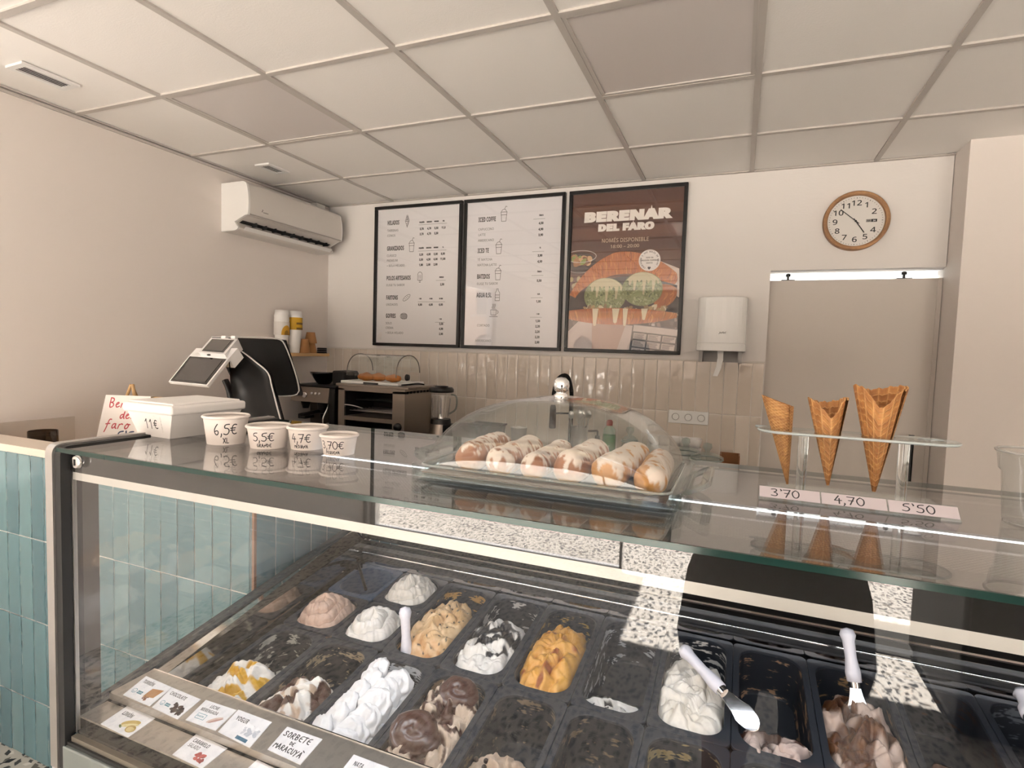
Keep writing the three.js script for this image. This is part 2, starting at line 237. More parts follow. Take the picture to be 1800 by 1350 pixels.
// ================================================================ OUTSIDE (seen only mirrored in the framed glass; some things added to shape the light)
{
  const aw = thing('added_awning', 'added unseen cream canvas cover, shading the floor behind the shop window', 'added_awning', [-2.65, 2.4, ZF + .15]);  // made up, unseen; keeps sun off the floor behind the window
  part(aw, 'canvas', bx(-1.9, 1.93, -.01, .01, 0, .96), mat(lin(.7, .62, .5), .9), [0, .12, 0], [.12, 0, 0]); part(aw, 'valance', bx(-1.9, 1.93, -.12, 0, .945, .955), mat(lin(.7, .62, .5), .9));
  const facade = (name, label, pos, turn, width, nx, ny, color) => {
    const f = thing(name, label, 'building', pos, turn); const s = poly([[-width / 2, 0], [width / 2, 0], [width / 2, ny * 3 + 1], [-width / 2, ny * 3 + 1]]); const step = width / nx;
    for (let i = 0; i < nx; i++) for (let j = 0; j < ny; j++) { const cx = -width / 2 + step * (i + .5), y = j * 3 + .7, h = new THREE.Path(); h.moveTo(cx - .6, y); h.lineTo(cx + .6, y); h.lineTo(cx + .6, y + 1.2); h.absarc(cx, y + 1.2, .6, 0, Math.PI); h.lineTo(cx - .6, y); s.holes.push(h); }
    part(f, 'wall', extrude(s, .4), color);
    for (let i = 0; i < nx; i++) for (let j = 0; j < ny; j++) { const cx = -width / 2 + step * (i + .5), y = j * 3 + .7; part(f, 'window', bx(cx - .65, cx + .65, y, y + 1.85, .08, .14), mat('#6d747c', .15)); part(f, 'sill', bx(cx - .8, cx + .8, y - .12, y, .3, .55), M.white); }
  };
  facade('building', 'pale street building with rows of arched windows', [-8.5, 0, -2], Math.PI / 2, 20, 9, 4, mat(lin(.82, .78, .68), .9));
  facade('building', 'terracotta coloured street building with arched windows', [-2, 0, 24], Math.PI, 34, 11, 2, mat(lin(.72, .56, .46), .9));
}
struct('floor_side_street', boxUV(bx(-30, XL - .15, -.12, -.015, -12, ZF), 1.1), mat(lin(.16, .155, .15), .9));
single('added_dark_mat', bx(.42, 1.18, 0, .012, 2.19, 2.62, .004), mat('#3a3936', .95), 'added dark mat inside the shop entrance, greying the mirrored floor', 'mat');  // added dark slab; greys the sunlit floor mirrored in the case glass
{ const t = thing('added_dark_cabinet', 'added tall dark cabinet hiding sunlit floor from the mirrored view', 'cabinet', [1.3, 0, 1.9]); part(t, 'carcass', bx(-.36, .36, .06, 1.95, -.38, .34, .01), M.blackMatte); part(t, 'plinth', bx(-.34, .34, 0, .06, -.34, .32), M.black); part(t, 'cabinet_door', bx(-.34, .34, .1, 1.9, -.395, -.38, .004), M.black); part(t, 'handle', bar([-.28, .8, -.42], [-.28, 1.3, -.42], .01), M.steel); }  // invented; cuts off the sunlit floor in the mirrored view

// ================================================================ THE DISPLAY CASE
const CX0 = -1.2, CX1 = 1.15, GZ = -.665, TOP = 1.385;
const TILT = .1147, PW = .165, PD = .36, P0 = V(-1.13, .831, -1.145);
const panAt = (i, j, up = 0) => V(P0.x + i * PW, P0.y + j * PD * Math.sin(TILT) + up * Math.cos(TILT), P0.z - j * PD * Math.cos(TILT) + up * Math.sin(TILT));
const slopeY = (z) => P0.y + (P0.z - z) * Math.tan(TILT);
const vitrine = thing('gelato_display_case', 'long grey gelato display case with glass front, holding tubs of ice cream', 'display case', [0, 0, 0]);
const W_ = (name, geo, m) => part(vitrine, name, geo, m);
const caseGrey = mat('#1f1f1e', .5, 0, { specularIntensity: .3 }), panelWhite = mat('#dcdbe0', .35);
W_('base_cabinet', [bx(CX0 - .03, CX1, .08, .6, -1.56, -.68), bx(CX0 - .03, CX1, .6, .635, -1.6, -.66), bx(CX0 - .03, CX1, .635, .72, -.69, -.645), bx(CX0 - .03, CX0 - .02, .635, .74, -1.6, -.69)], panelWhite);
W_('front_panel', [bx(CX0 - .03, CX1, .71, .74, -.68, -.648), bx(CX0 - .03, CX0 - .005, .08, .72, -.68, -.645), bx(CX0 - .005, CX1, .08, .7, -.665, -.655)], panelWhite);
W_('plinth', bx(CX0, CX1, 0, .08, -1.52, -.72), M.gasket);
W_('front_rail', bx(CX0 + .0, CX1, .742, .79, -.668, -.65, .003), mat('#8f9795', .32, .4));
W_('lower_gasket', [bx(CX0 + .0, CX1, .79, .797, -.68, -.656), bx(CX0 + .012, CX1, .797, .812, -.7, -.672)], M.gasket);
W_('lower_profile', bx(CX0 + .012, CX1, .797, .807, -.671, -.66), mat('#9c968b', .3, .7));
// left end frame: rounded silver profile with a dark gasket inside
{
  const outline = (o, rr) => { const s = new THREE.Shape(); s.moveTo(.648 + o, .74); s.lineTo(.648 + o, 1.392 - o - rr); s.quadraticCurveTo(.648 + o, 1.392 - o, .648 + o + rr, 1.392 - o); s.lineTo(1.2, 1.392 - o); s.lineTo(1.63 - o, .96); s.lineTo(1.63 - o, .74); return s; };
  const ring = (o, i, rr) => { const s = outline(o, rr), h = outline(i, rr * .7); s.holes.push(new THREE.Path(h.getPoints(6).reverse())); return s; };
  const mk = (s, x0, x1) => { const g = extrude(s, x1 - x0, 0, 8); g.rotateY(Math.PI / 2); return g.translate(x0, 0, 0); };
  W_('end_frame', mk(ring(0, .016, .022), CX0 - .034, CX0 - .012), mat(lin(.62, .61, .60), .3, .9));
  W_('end_gasket', mk(ring(.004, .022, .02), CX0 - .012, CX0 + .006), M.gasket);
  W_('end_frame', mk(ring(0, .016, .022), CX1 + .012, CX1 + .034), mat(lin(.62, .61, .60), .3, .9)); W_('end_gasket', mk(ring(.004, .022, .02), CX1, CX1 + .012), M.gasket); W_('end_panel', mk(poly([[.672, .78], [.672, 1.37], [1.2, 1.37], [1.6, .95], [1.6, .78]]), CX1 + .002, CX1 + .008), M.darkGrey);
  const pane = poly([[.724, .842], [.724, 1.36], [1.2, 1.36], [1.53, .975]]);
  W_('end_glass', mk(pane, CX0 - .007, CX0 - .001), M.glass);
  W_('end_glass_border', [mk(poly([[.672, .80], [.672, 1.37], [.724, 1.37], [.724, .8]]), CX0 - .007, CX0 - .0), mk(poly([[.724, 1.335], [.724, 1.37], [1.2, 1.37], [1.23, 1.335]]), CX0 - .0095, CX0 - .0075)], mat('#3a3a3b', .08, 0, { clearcoat: 1 }));
  W_('end_glass_rail', mk(poly([[.70, .80], [.70, .838], [1.54, .976], [1.58, .93], [1.58, .90]]), CX0 - .02, CX0 + .012), mat('#33373b', .35));
  W_('end_liner', [mk(poly([[.827, .76], [.827, .853], [1.55, .945], [1.55, .76]]), -1.152, -1.148), quadSlab(V(CX0 + .01, .972, -1.53), V(-1.148, .945, -1.53), V(-1.148, .853, -.827), V(CX0 + .01, .853, -.827), .003)], mat(lin(.56, .55, .53), .1, 1));
}
W_('front_glass', bx(CX0 - .005, CX1, .8, 1.374, GZ - .006, GZ), M.glass);
W_('header_band', bx(CX0 - .002, CX1, 1.336, 1.374, GZ - .016, GZ - .0075), caseGrey);
W_('header_strip', bx(CX0 + .004, CX1, 1.321, 1.336, GZ - .016, GZ - .0075), mat(lin(.56, .55, .52), .4, .3));
W_('corner_strip', bx(CX0 + .001, CX0 + .008, .805, 1.338, GZ - .014, GZ - .0075), mat(lin(.72, .7, .67), .35, .7));
{ const p = px(137, 812, 'z', GZ); const k = W_('lock', lathe([[0, .006], [.0105, .006], [.013, .003], [.013, 0]], 24), M.chrome); k.position.set(p.x, p.y, GZ); k.rotation.x = Math.PI / 2; part(k, 'keyhole', bx(-.0018, .0018, .006, .0072, -.006, .006), M.gasket); }
// top: clear sheet over a grey canopy, light diffuser moiré painted on as dots, with the light line between its halves
W_('top_glass', bx(CX0 - .01, CX1, TOP - .008, TOP, -1.2, -.656), M.glass);
W_('top_glass_edge', [bx(CX0 - .01, CX1, TOP - .0085, TOP - .0005, -.6562, -.6535), bx(CX0 - .01, CX1, TOP - .0085, TOP - .0005, -1.203, -1.2002)], M.glassEdge);
const moireTex = dataTex(64, 64, (u, v) => { const d = Math.hypot((u % .5) - .25, (v % .5) - .25), e = Math.hypot(((u + .25) % .5) - .25, ((v + .25) % .5) - .25); return d < .1 || e < .1 ? [118, 116, 112] : [58, 57, 56]; });
const canopyMat = mat('#ffffff', .4); canopyMat.map = moireTex;
W_('canopy', [bx(CX0 + .01, CX1, 1.344, TOP - .01, -1.19, -.912), bx(CX0 + .01, CX1, 1.344, TOP - .01, -.888, -.835), bx(CX0 + .01, CX1, 1.344, TOP - .01, -.74, -.685)], mat('#302f2e', .4));
W_('canopy_moire', boxUV(bx(CX0 + .01, CX1, 1.344, TOP - .01, -.835, -.74), .014), canopyMat);
const led = W_('light_tube', bx(-.78, CX1, 1.352, TOP - .011, -.906, -.894, .003), mat('#ffffff', .5, 0, { emissive: C('#f4fbff'), emissiveIntensity: 3.2 }));
W_('light_channel', [bx(CX0 + .01, CX1, 1.344, 1.351, -.912, -.888)], M.alu);
{ const l = new THREE.RectAreaLight('#f3f8ff', 54, CX1 - CX0 - .1, .02); l.position.set((CX0 + CX1) / 2, 1.341, -.9); l.lookAt((CX0 + CX1) / 2, .8, -1.05); vitrine.add(l); }
// back: dark sliding panels leaning under the canopy, rails, pan deck
W_('rear_panel', quadSlab(V(CX0 + .02, 1.345, -1.2), V(CX1, 1.345, -1.2), V(CX1, .92, -1.6), V(CX0 + .02, .92, -1.6), .008), mat('#252321', .16));
W_('rear_rail', [bx(CX0 + .02, CX1, .915, .922, -1.575, -1.545), bar([-1.14, .905, -1.52], [CX1, .905, -1.52], .004), bx(-1.14, CX1, .872, .886, -1.525, -1.508)], M.chrome);
W_('rear_ledge', bx(CX0 + .02, CX1, .84, .915, -1.6, -1.53), M.gasket);
W_('rear_handle', [bar([-.2, 1.06, -1.452], [CX1, 1.06, -1.452], .008), quadSlab(V(-.9, 1.12, -1.40), V(CX1, 1.12, -1.40), V(CX1, 1.09, -1.428), V(-.9, 1.09, -1.428), .004)], mat(lin(.34, .31, .28), .2, .8));
W_('well', [quadSlab(V(-1.147, slopeY(-1.53) - .135, -1.53), V(CX1, slopeY(-1.53) - .135, -1.53), V(CX1, slopeY(-.7) - .135, -.7), V(-1.147, slopeY(-.7) - .135, -.7), .01)], M.gasket);
for (let i = 0; i <= 13; i++) W_('pan_divider', quadSlab(V(P0.x + i * PW - .0015, slopeY(-1.5) - .012, -1.5), V(P0.x + i * PW + .0015, slopeY(-1.5) - .012, -1.5), V(P0.x + i * PW + .0015, slopeY(-.80) - .012, -.80), V(P0.x + i * PW - .0015, slopeY(-.80) - .012, -.80), .03), M.gasket);
// card shelves in front of the tubs
const SH1 = .856, SH2 = .84;
const shelfSteel = mat(lin(.50, .46, .41), .3, .8);
W_('card_shelf', [bx(CX0 + .013, CX1, SH1 - .004, SH1, -.826, -.732), bx(CX0 + .013, CX1, SH1 - .014, SH1 - .004, -.7335, -.732)], shelfSteel);
W_('shelf_edge', bx(CX0 + .013, CX1, SH1 - .004, SH1 + .0015, -.8285, -.826), M.chrome);
W_('lower_card_shelf', [bx(CX0 + .013, CX1, SH2 - .004, SH2, -.728, -.676)], shelfSteel);
W_('shelf_slot', bx(CX0 + .013, CX1, SH2 - .012, SH2 - .005, -.745, -.726), M.gasket);

// ---------------------------------------------------------------- tubs
const panPlastic = mat('#30343b', .45);
const smearCache = {};
function smearMat(hex, amt, seed) {
  const k = hex + amt; if (smearCache[k]) return smearCache[k];
  const c = C(hex).convertLinearToSRGB(), b = [34, 37, 43], m = mat('#ffffff', .5);
  m.map = dataTex(512, 128, (u, v) => { let n = tn(u, v * .5, 14, seed) + .55 * tn(u, v, 34, seed + 3) + .35 * tn(u, v * .3, 70, seed + 5); const band = Math.exp(-Math.pow((v - .86) / .1, 2)) * .5; let a = n + band - 1.05 + amt; a = Math.max(0, Math.min(1, a * 5)) * .9; return [0, 1, 2].map((i) => b[i] * (1 - a) + 255 * [c.r, c.g, c.b][i] * a); });
  return (smearCache[k] = m);
}
function rrPts(w, d, r, n = 6) { const o = []; for (const [sx, sz, a0] of [[1, 1, 0], [-1, 1, 90], [-1, -1, 180], [1, -1, 270]]) for (let k = 0; k <= n; k++) { const a = (a0 + 90 * k / n) * Math.PI / 180; o.push([sx * (w / 2 - r) + r * Math.cos(a), sz * (d / 2 - r) + r * Math.sin(a)]); } return o; }
function tubWall(w, d, r, depth) {
  const rings = [[1, 0], [.985, -.01], [.97, -depth * .4], [.95, -depth * .8], [.9, -depth * .97], [.8, -depth]], pos = [], uv = [], idx = []; const base = rrPts(w, d, r), n = base.length;
  let per = [0]; for (let i = 0; i < n; i++) { const a = base[i], b = base[(i + 1) % n]; per.push(per[i] + Math.hypot(a[0] - b[0], a[1] - b[1])); }
  rings.forEach(([s, y], k) => { for (let i = 0; i <= n; i++) { const p = base[i % n], off = (1 - s) * Math.min(w, d) / 2; const l = Math.hypot(p[0], p[1]); const sx = (w / 2 - off) / (w / 2), sz = (d / 2 - off) / (d / 2); pos.push(p[0] * sx, y, p[1] * sz); uv.push(per[i] / per[n], 1 + y / depth * .75); } });
  for (let k = 0; k + 1 < rings.length; k++) for (let i = 0; i < n; i++) { const a = k * (n + 1) + i, b = a + n + 1; idx.push(a, b, a + 1, a + 1, b, b + 1); }
  
  const g = new THREE.BufferGeometry(); g.setAttribute('position', new THREE.Float32BufferAttribute(pos, 3)); g.setAttribute('uv', new THREE.Float32BufferAttribute(uv, 2)); g.setIndex(idx); g.computeVertexNormals(); return g;
}
const panGeo = {};
function pan(i, jc, len, smear, amt, label, seed = 1) {
  const key = len; if (!panGeo[key]) { const s = rrect(PW - .004, len - .004, .012), h = new THREE.Path(); rrect(PW - .026, len - .03, .045, h); s.holes.push(h); const rim = extrude(s, .004, .0015, 5); rim.rotateX(-Math.PI / 2); rim.translate(0, -.0055, 0); const fl = extrude(rrect(PW - .026 - .02, len - .03 - .02, .04), .003, 0, 5); fl.rotateX(-Math.PI / 2); fl.translate(0, -.1165, 0); panGeo[key] = [rim, tubWall(PW - .026, len - .03, .045, .115), fl]; }
  const c = panAt(i + .5, jc), t = thing('ice_cream_tub', label, 'tub', [c.x, c.y, c.z], 0, 'ice cream tubs in the display case'); t.rotation.x = TILT;
  part(t, 'rim', panGeo[key][0], panPlastic); part(t, 'tub_wall', panGeo[key][1], smear ? smearMat(smear, amt, seed) : panPlastic); part(t, 'tub_floor', panGeo[key][2], panPlastic); return t;
}
// soft mass of ice cream: polar sheet over a rounded outline, heights and colours from functions of local x, z
const iceMat = new THREE.MeshPhysicalMaterial({ vertexColors: true, roughness: .5, clearcoat: .15, clearcoatRoughness: .4 });
function mass(w, d, e, H, color, { nr = 46, nt = 132, skirt = .05, edge = 0, seed = 1 } = {}) {
  const pos = [], col = [], idx = [];
  for (let a = 0; a <= nr + 1; a++) for (let b = 0; b < nt; b++) {
    const r = Math.min(1, a / nr), th = b / nt * Math.PI * 2, ct = Math.cos(th), st = Math.sin(th), k = Math.pow(Math.pow(Math.abs(ct), e) + Math.pow(Math.abs(st), e), -1 / e);
    const wob = 1 + edge * noise(ct * 2.2, st * 2.2, seed) + edge * .5 * noise(ct * 5, st * 5, seed + 4);
    const x = ct * k * r * w / 2 * wob, z = st * k * r * d / 2 * wob; const h = a > nr ? -skirt : -.012 + (H(x, z, r, th) + .012) * (1 - Math.pow(r, 9) * .8); const dx = a > nr ? 0 : .0; pos.push(x + dx, h, z); const c = color(x, z, r, th, h); col.push(c.r, c.g, c.b);
  }
  for (let a = 0; a <= nr; a++) for (let b = 0; b < nt; b++) { const b2 = (b + 1) % nt, p = a * nt + b, q = a * nt + b2, s = p + nt, t = q + nt; idx.push(p, q, s, q, t, s); }
  const g = new THREE.BufferGeometry(); g.setAttribute('position', new THREE.Float32BufferAttribute(pos, 3)); g.setAttribute('color', new THREE.Float32BufferAttribute(col, 3)); g.setIndex(idx); g.computeVertexNormals(); return g;
}
const mixc = (a, b, t) => a.clone().lerp(b, Math.max(0, Math.min(1, t)));
const sstep = (a, b, x) => { const t = Math.max(0, Math.min(1, (x - a) / (b - a))); return t * t * (3 - 2 * t); };
// folded, spatula-worked surface
const billow = (x, z, f, s) => { const wx = x + .03 * noise(x * 15, z * 15, s + 9), wz = z + .03 * noise(x * 15, z * 15, s + 19); return Math.pow(Math.abs(noise(wx * f * .95, wz * f * .55, s)), .85); };
const ridge = (x, z, f, s) => { const wx = x + .018 * noise(x * 22, z * 22, s + 9), wz = z + .018 * noise(x * 22, z * 22, s + 19); return 1 - Math.abs(noise(wx * f, wz * f * .6, s)) * 1.6; };
function worked(amp, s, f = 20) { return (x, z) => amp * (billow(x, z, f, s) * 1.5 + .36 * billow(z, x, f * 2.2, s + 5) + .09 * billow(x, z, f * 6, s + 8) - .18) * .72; }
function ice(i, jc, geo, label, dx = 0, dz = 0, up = -.012, turn = 0) {
  const c = panAt(i + .5, jc, up); const m = part(scene, numbered('ice_cream'), geo, iceMat); tag(m, label, 'ice cream', 'ice creams in the tubs'); m.position.copy(c); m.position.x += dx; m.position.z += dz; m.position.y -= dz * Math.sin(TILT); m.rotation.set(TILT, turn, 0, 'XYZ'); return m;
}
function swirl(w, d, h, color, turns, lobes, seed) {
  return mass(w, d, 2.5, (x, z, r, th) => { const prof = Math.pow(1 - Math.pow(r, 1.7), .85), a = th / 6.2832, n0 = noise(x * 20, z * 20, seed), q = prof * turns + a * lobes + .2 * n0, k = Math.floor(q), f = q - k, bulge = 1.12 * Math.pow(Math.min(1, f / .6), .5) - .42 * sstep(.5, 1, f); const lay = (k + bulge - a * lobes - .2 * n0) / turns; const flute = Math.pow(Math.abs(Math.sin(th * 5 + r * 9 + n0)), .7); return h * (lay * .93 + .16 * Math.exp(-r * r * 50)) + .004 * flute * r * (1 - r) * 3 - .01; }, (x, z, r, th) => mixc(color, color.clone().multiplyScalar(.9), .5 + .5 * noise(x * 40, z * 40, seed)), { nr: 90, nt: 220, edge: .05, seed });
}
const K = { white: lin(.84, .81, .76), cream: lin(.80, .74, .64), pinkBeige: lin(.60, .43, .34), caramel: lin(.72, .46, .22), mango: lin(.68, .335, .06), choc: lin(.075, .028, .016), dark: lin(.012, .011, .014), beige: lin(.56, .42, .31), yellow: lin(.66, .37, .02), pink: lin(.58, .46, .41), custard: lin(.72, .56, .32), nut: lin(.17, .066, .018), hazel: lin(.50, .36, .26), grey: lin(.3, .3, .28) };
const H2 = PD / 2;
// back row
pan(0, .26, .18, '#b08c78', .2, 'dark tub holding the pinkish beige swirl of ice cream', 1);
ice(0, .25, swirl(.152, .165, .066, K.pinkBeige, 3.6, 2, 3), 'pinkish beige swirled peak of ice cream with thin dark flecks');
{ const b = pan(0, .765, .18, null, 0, 'empty blue grey tub under the black stand'), m = mat('#46566c', .45); b.children.forEach((c) => { c.material = m; }); }
pan(1, .26, .18, '#e8e2d8', .2, 'dark tub holding the white swirl beside the beige swirl', 2);
ice(1, .25, swirl(.15, .165, .056, K.white, 2.6, 2, 8), 'white swirled peak of ice cream beside the beige swirl');
pan(1, .765, .18, '#e0d6c4', .2, 'dark tub holding the cream coloured swirl at the back', 3);
ice(1, .76, swirl(.15, .17, .062, K.cream.clone().lerp(K.white, .4), 3.2, 2, 15), 'creamy off white swirled peak of ice cream at the back');
pan(2, .5, PD, '#c99a55', .42, 'dark tub of caramel ice cream', 4);
ice(2, .42, (() => { const f = worked(.024, 31, 16); return mass(.136, .25, 3.2, (x, z, r) => .022 + f(x, z) - .02 * r * r - .025 * sstep(.05, .125, z), (x, z, r, th, h) => { const n = ridge(x, z, 13, 40); let c = mixc(K.caramel, lin(.80, .58, .34), n); c = mixc(c, lin(.55, .22, .05), sstep(.06, .1, z) * (.4 + .6 * noise(x * 40, z * 40, 3))); return mixc(c, K.dark, sstep(.74, .8, noise(x * 55, z * 55, 11))); }, { edge: .05, seed: 5 }); })(), 'golden caramel ice cream with dark crumbs and syrup');
pan(3, .5, PD, '#c9c6c2', .32, 'dark tub of white ice cream topped with black sauce', 5);
ice(3, .36, (() => { const f = worked(.022, 51, 17); return mass(.138, .235, 3.2, (x, z, r) => .018 + f(x, z) - .016 * r * r, (x, z) => mixc(K.white, K.dark, sstep(-.02, .12, .42 - Math.abs(z + .03) * 7 - Math.abs(x - .008) * 3.5 + .55 * noise(x * 26, z * 26, 6))), { nr: 60, nt: 170, edge: .05, seed: 9 }); })(), 'white ice cream smothered in glossy black sauce');
pan(4, .5, PD, '#a98a45', .36, 'dark tub of orange mango ice cream', 6);
ice(4, .4, (() => { const f = worked(.028, 71, 13); return mass(.134, .27, 3, (x, z, r) => .022 + f(x, z) - .022 * r * r, (x, z) => mixc(mixc(K.mango, lin(.80, .44, .10), ridge(x, z, 12, 4) * .7), lin(.33, .09, .02), sstep(.45, .75, noise(x * 20, z * 17, 2))), { edge: .07, seed: 12 }); })(), 'orange mango ice cream in smooth folds');
pan(5, .5, PD, '#b9bcc0', .46, 'nearly empty tub with white and black scraps at one end', 7);
ice(5, .14, (() => { const f = worked(.026, 91, 24); return mass(.134, .095, 2.8, (x, z, r) => -.03 + f(x, z) - .03 * sstep(-.0, -.05, z), (x, z) => mixc(K.white, K.dark, sstep(.5, .62, noise(x * 30, z * 45, 8))), { nr: 40, nt: 120, edge: .08, seed: 3, skirt: .09 }); })(), 'remains of white ice cream with black sauce spots', 0, 0, -.02);
pan(6, .5, PD, '#d8d4cc', .5, 'dark tub of off white vanilla ice cream', 8);
ice(6, .38, (() => { const f = worked(.026, 111, 15); return mass(.138, .25, 3.2, (x, z, r) => .012 + f(x, z) - .014 * r * r, (x, z) => mixc(K.cream, K.white, .35 + .4 * noise(x * 12, z * 12, 4)), { nr: 56, nt: 160, edge: .05, seed: 21 }); })(), 'off white vanilla ice cream worked into fan shaped folds');
pan(7, .5, PD, '#a98463', .42, 'deep scooped out tub with a spatula lying across', 9);
ice(7, .13, (() => { const f = worked(.036, 131, 20); return mass(.136, .12, 2.8, (x, z, r) => -.02 + f(x, z) - .03 * sstep(.01, -.06, z), (x, z) => mixc(K.pink, K.choc, sstep(.0, .2, -z * 6 - .1 + .5 * noise(x * 24, z * 24, 5))), { nr: 48, nt: 140, edge: .07, seed: 6, skirt: .09 }); })(), 'pale pinkish ice cream with chocolate along its top edge', 0, 0, -.01);
pan(8, .5, PD, '#9c7a52', .42, 'dark tub of ice cream strewn with brown nuts', 10);
ice(8, .32, (() => { const f = worked(.036, 151, 14); return mass(.138, .3, 3, (x, z, r) => .004 + f(x, z) - .02 * r * r, (x, z) => mixc(mixc(K.hazel, K.pink, .5), mixc(K.nut, K.choc, .5 + .5 * noise(x * 60, z * 60, 2)), sstep(-.1, .2, noise(x * 15 + 3, z * 10, 4) + .25 - Math.abs(x) * 6)), { nr: 56, nt: 160, edge: .07, seed: 8 }); })(), 'beige ice cream with a streak of brown crushed nuts');
pan(9, .5, PD, '#3c2418', .3, 'dark tub of almost finished chocolate ice cream', 11);
ice(9, .2, (() => { const f = worked(.024, 171, 18); return mass(.134, .15, 2.8, (x, z, r) => -.055 + f(x, z), (x, z) => mixc(K.choc, lin(.12, .05, .03), .5 + .5 * noise(x * 30, z * 30, 2)), { nr: 40, nt: 110, skirt: .06, edge: .06 }); })(), 'last layer of dark chocolate ice cream low in its tub');
pan(10, .5, PD, '#6a6f74', .4, 'dark grey tub with greyish smears past the chocolate tub', 12);
ice(10, .25, (() => { const f = worked(.024, 191, 18); return mass(.134, .2, 2.8, (x, z, r) => -.03 + f(x, z), () => K.hazel.clone(), { nr: 36, nt: 100, skirt: .06, edge: .06 }); })(), 'light brown ice cream past the chocolate tub');
// front row
pan(0, -.5, PD, '#b9b7ae', .5, 'smeared dark tub of white ice cream with yellow sauce', 13);
ice(0, -.52, (() => { const f = worked(.03, 211, 14); return mass(.138, .17, 2.8, (x, z, r) => .02 + f(x, z) - .035 * r * r, (x, z, r, th, h) => mixc(K.white, K.yellow, sstep(.12, .32, noise(x * 17, z * 24, 5) + .05)), { nr: 56, nt: 160, edge: .07, seed: 14, skirt: .09 }); })(), 'white ice cream dripping with golden yellow sauce', 0, .03);
pan(1, -.5, PD, '#a7967c', .48, 'half emptied tub of white ice cream with chocolate sauce', 14);
ice(1, -.53, (() => { const f = worked(.028, 231, 16); return mass(.138, .185, 2.8, (x, z, r) => .02 + f(x, z) - .034 * r * r, (x, z) => { const n = noise(x * 19 + .02 * noise(x * 60, z * 60, 1), z * 14, 6); return mixc(mixc(K.white, K.beige, sstep(.0, .5, noise(x * 40, z * 40, 3))), K.choc, sstep(.06, .2, n)); }, { nr: 60, nt: 170, edge: .08, seed: 16, skirt: .09 }); })(), 'white ice cream streaked with dark chocolate and nuts', 0, .03);
pan(2, -.5, PD, '#dfe2e6', .62, 'dark tub of bright white sorbet piped in shells', 15);
{ // scalloped shells, two columns leaning on one another
  const gs = []; for (let k = 0; k < 7; k++) for (const s of [-1, 1]) {
    const g = new THREE.SphereGeometry(1, 34, 22), p = g.attributes.position; for (let q = 0; q < p.count; q++) { const x = p.getX(q), y = p.getY(q), z = p.getZ(q), r = Math.hypot(x, z + .2), gr = 1 + .11 * noise(x * 1.6, z * 1.6, k * 3 + s) + .05 * Math.sin(Math.atan2(x, z + 1.2) * 16); p.setXYZ(q, x * .036 * gr, y * .017 * gr + (y > 0 ? .0022 * Math.sin(r * 13 + k) : 0), z * .037 * gr); }
    g.computeVertexNormals(); g.rotateX(.75); g.rotateZ(-s * .42); g.rotateY(s * .35); g.translate(s * (.029 + .004 * Math.sin(k * 2.3)), .012 + .004 * Math.sin(k * 1.7 + s), .145 - k * .039 + s * .008); gs.push(g); }
  const base = mass(.134, .29, 3, (x, z, r) => .004 - .015 * r * r + .003 * noise(x * 40, z * 40, 2), () => K.white.clone(), { nr: 20, nt: 80 }); base.deleteAttribute('color'); gs.push(base);
  const m = part(scene, numbered('ice_cream'), gs, mat(lin(.86, .86, .87), .5)); tag(m, 'bright white sorbet piped in two rows of scalloped shells', 'ice cream', 'ice creams in the tubs'); m.position.copy(panAt(2.5, -.5, -.004)); m.rotation.x = TILT;
}
pan(3, -.5, PD, '#8c7358', .44, 'dark tub of marbled ice cream with whole chocolate domes', 16);
{ const f = worked(.03, 251, 20); const m = ice(3, -.46, mass(.138, .29, 3, (x, z, r) => .014 + f(x, z) - .022 * r * r, (x, z) => mixc(mixc(K.beige, K.cream, .25), K.choc, sstep(.0, .22, noise((x + .03 * noise(x * 16, z * 16, 7)) * 24, (z + .03 * noise(x * 16, z * 16, 17)) * 24, 8) - .05)), { nr: 64, nt: 180, edge: .06, seed: 18 }), 'beige and brown marbled ice cream with two chocolate domes');
  const domeMat = mat(lin(.075, .03, .02), .34, 0, { clearcoat: .5, clearcoatRoughness: .25 });
  for (const [x, z, s, y] of [[.014, -.09, .042, .022], [-.016, .045, .05, .022]]) { const g = new THREE.SphereGeometry(s, 44, 30), p = g.attributes.position; for (let q = 0; q < p.count; q++) { const vx = p.getX(q), vy = p.getY(q), vz = p.getZ(q), a = Math.atan2(vz, vx), r = Math.hypot(vx, vz) / s; const k = 1 + .04 * noise(vx * 50, vy * 50, vz * 50) + .05 * noise(vx * 20, vy * 20, vz * 20 + s * 90); p.setXYZ(q, vx * k * 1.08, vy * k * .52 + (vy > 0 ? .005 * Math.pow(Math.abs(Math.sin(a * .5 + r * 7)), .6) - .003 : 0), vz * k); } g.computeVertexNormals(); part(m, 'chocolate_dome', g, domeMat, [x, y, z], [.25, 0, -.1]); } }
pan(4, -.5, PD, '#7e6c56', .36, 'mostly empty tub with beige ice cream and chocolate chips at one end', 17);
{ const f = worked(.03, 271, 15); const m = ice(4, -.66, mass(.136, .17, 2.8, (x, z, r) => -.01 + f(x, z) - .02 * r * r, (x, z) => mixc(K.beige, lin(.62, .49, .38), ridge(x, z, 15, 3)), { nr: 50, nt: 150, edge: .08, seed: 24, skirt: .09 }), 'beige ice cream dotted with chocolate chips', 0, 0, -.02);
  const r = rng(9), cg = new THREE.IcosahedronGeometry(.0052, 1), cm = mat(lin(.03, .014, .01), .35); for (let k = 0; k < 22; k++) { const x = (r() - .5) * .1, z = -.06 + r() * .12; part(m, 'chocolate_chip', cg, cm, [x, -.007 + f(x, z) - .02 * (x * x / .0046 + z * z / .0072) * .5 + .002, z], [r() * 3, r() * 3, 0]); } }
pan(5, -.5, PD, '#7e6a55', .38, 'emptied tub with brown smears on its walls', 18);
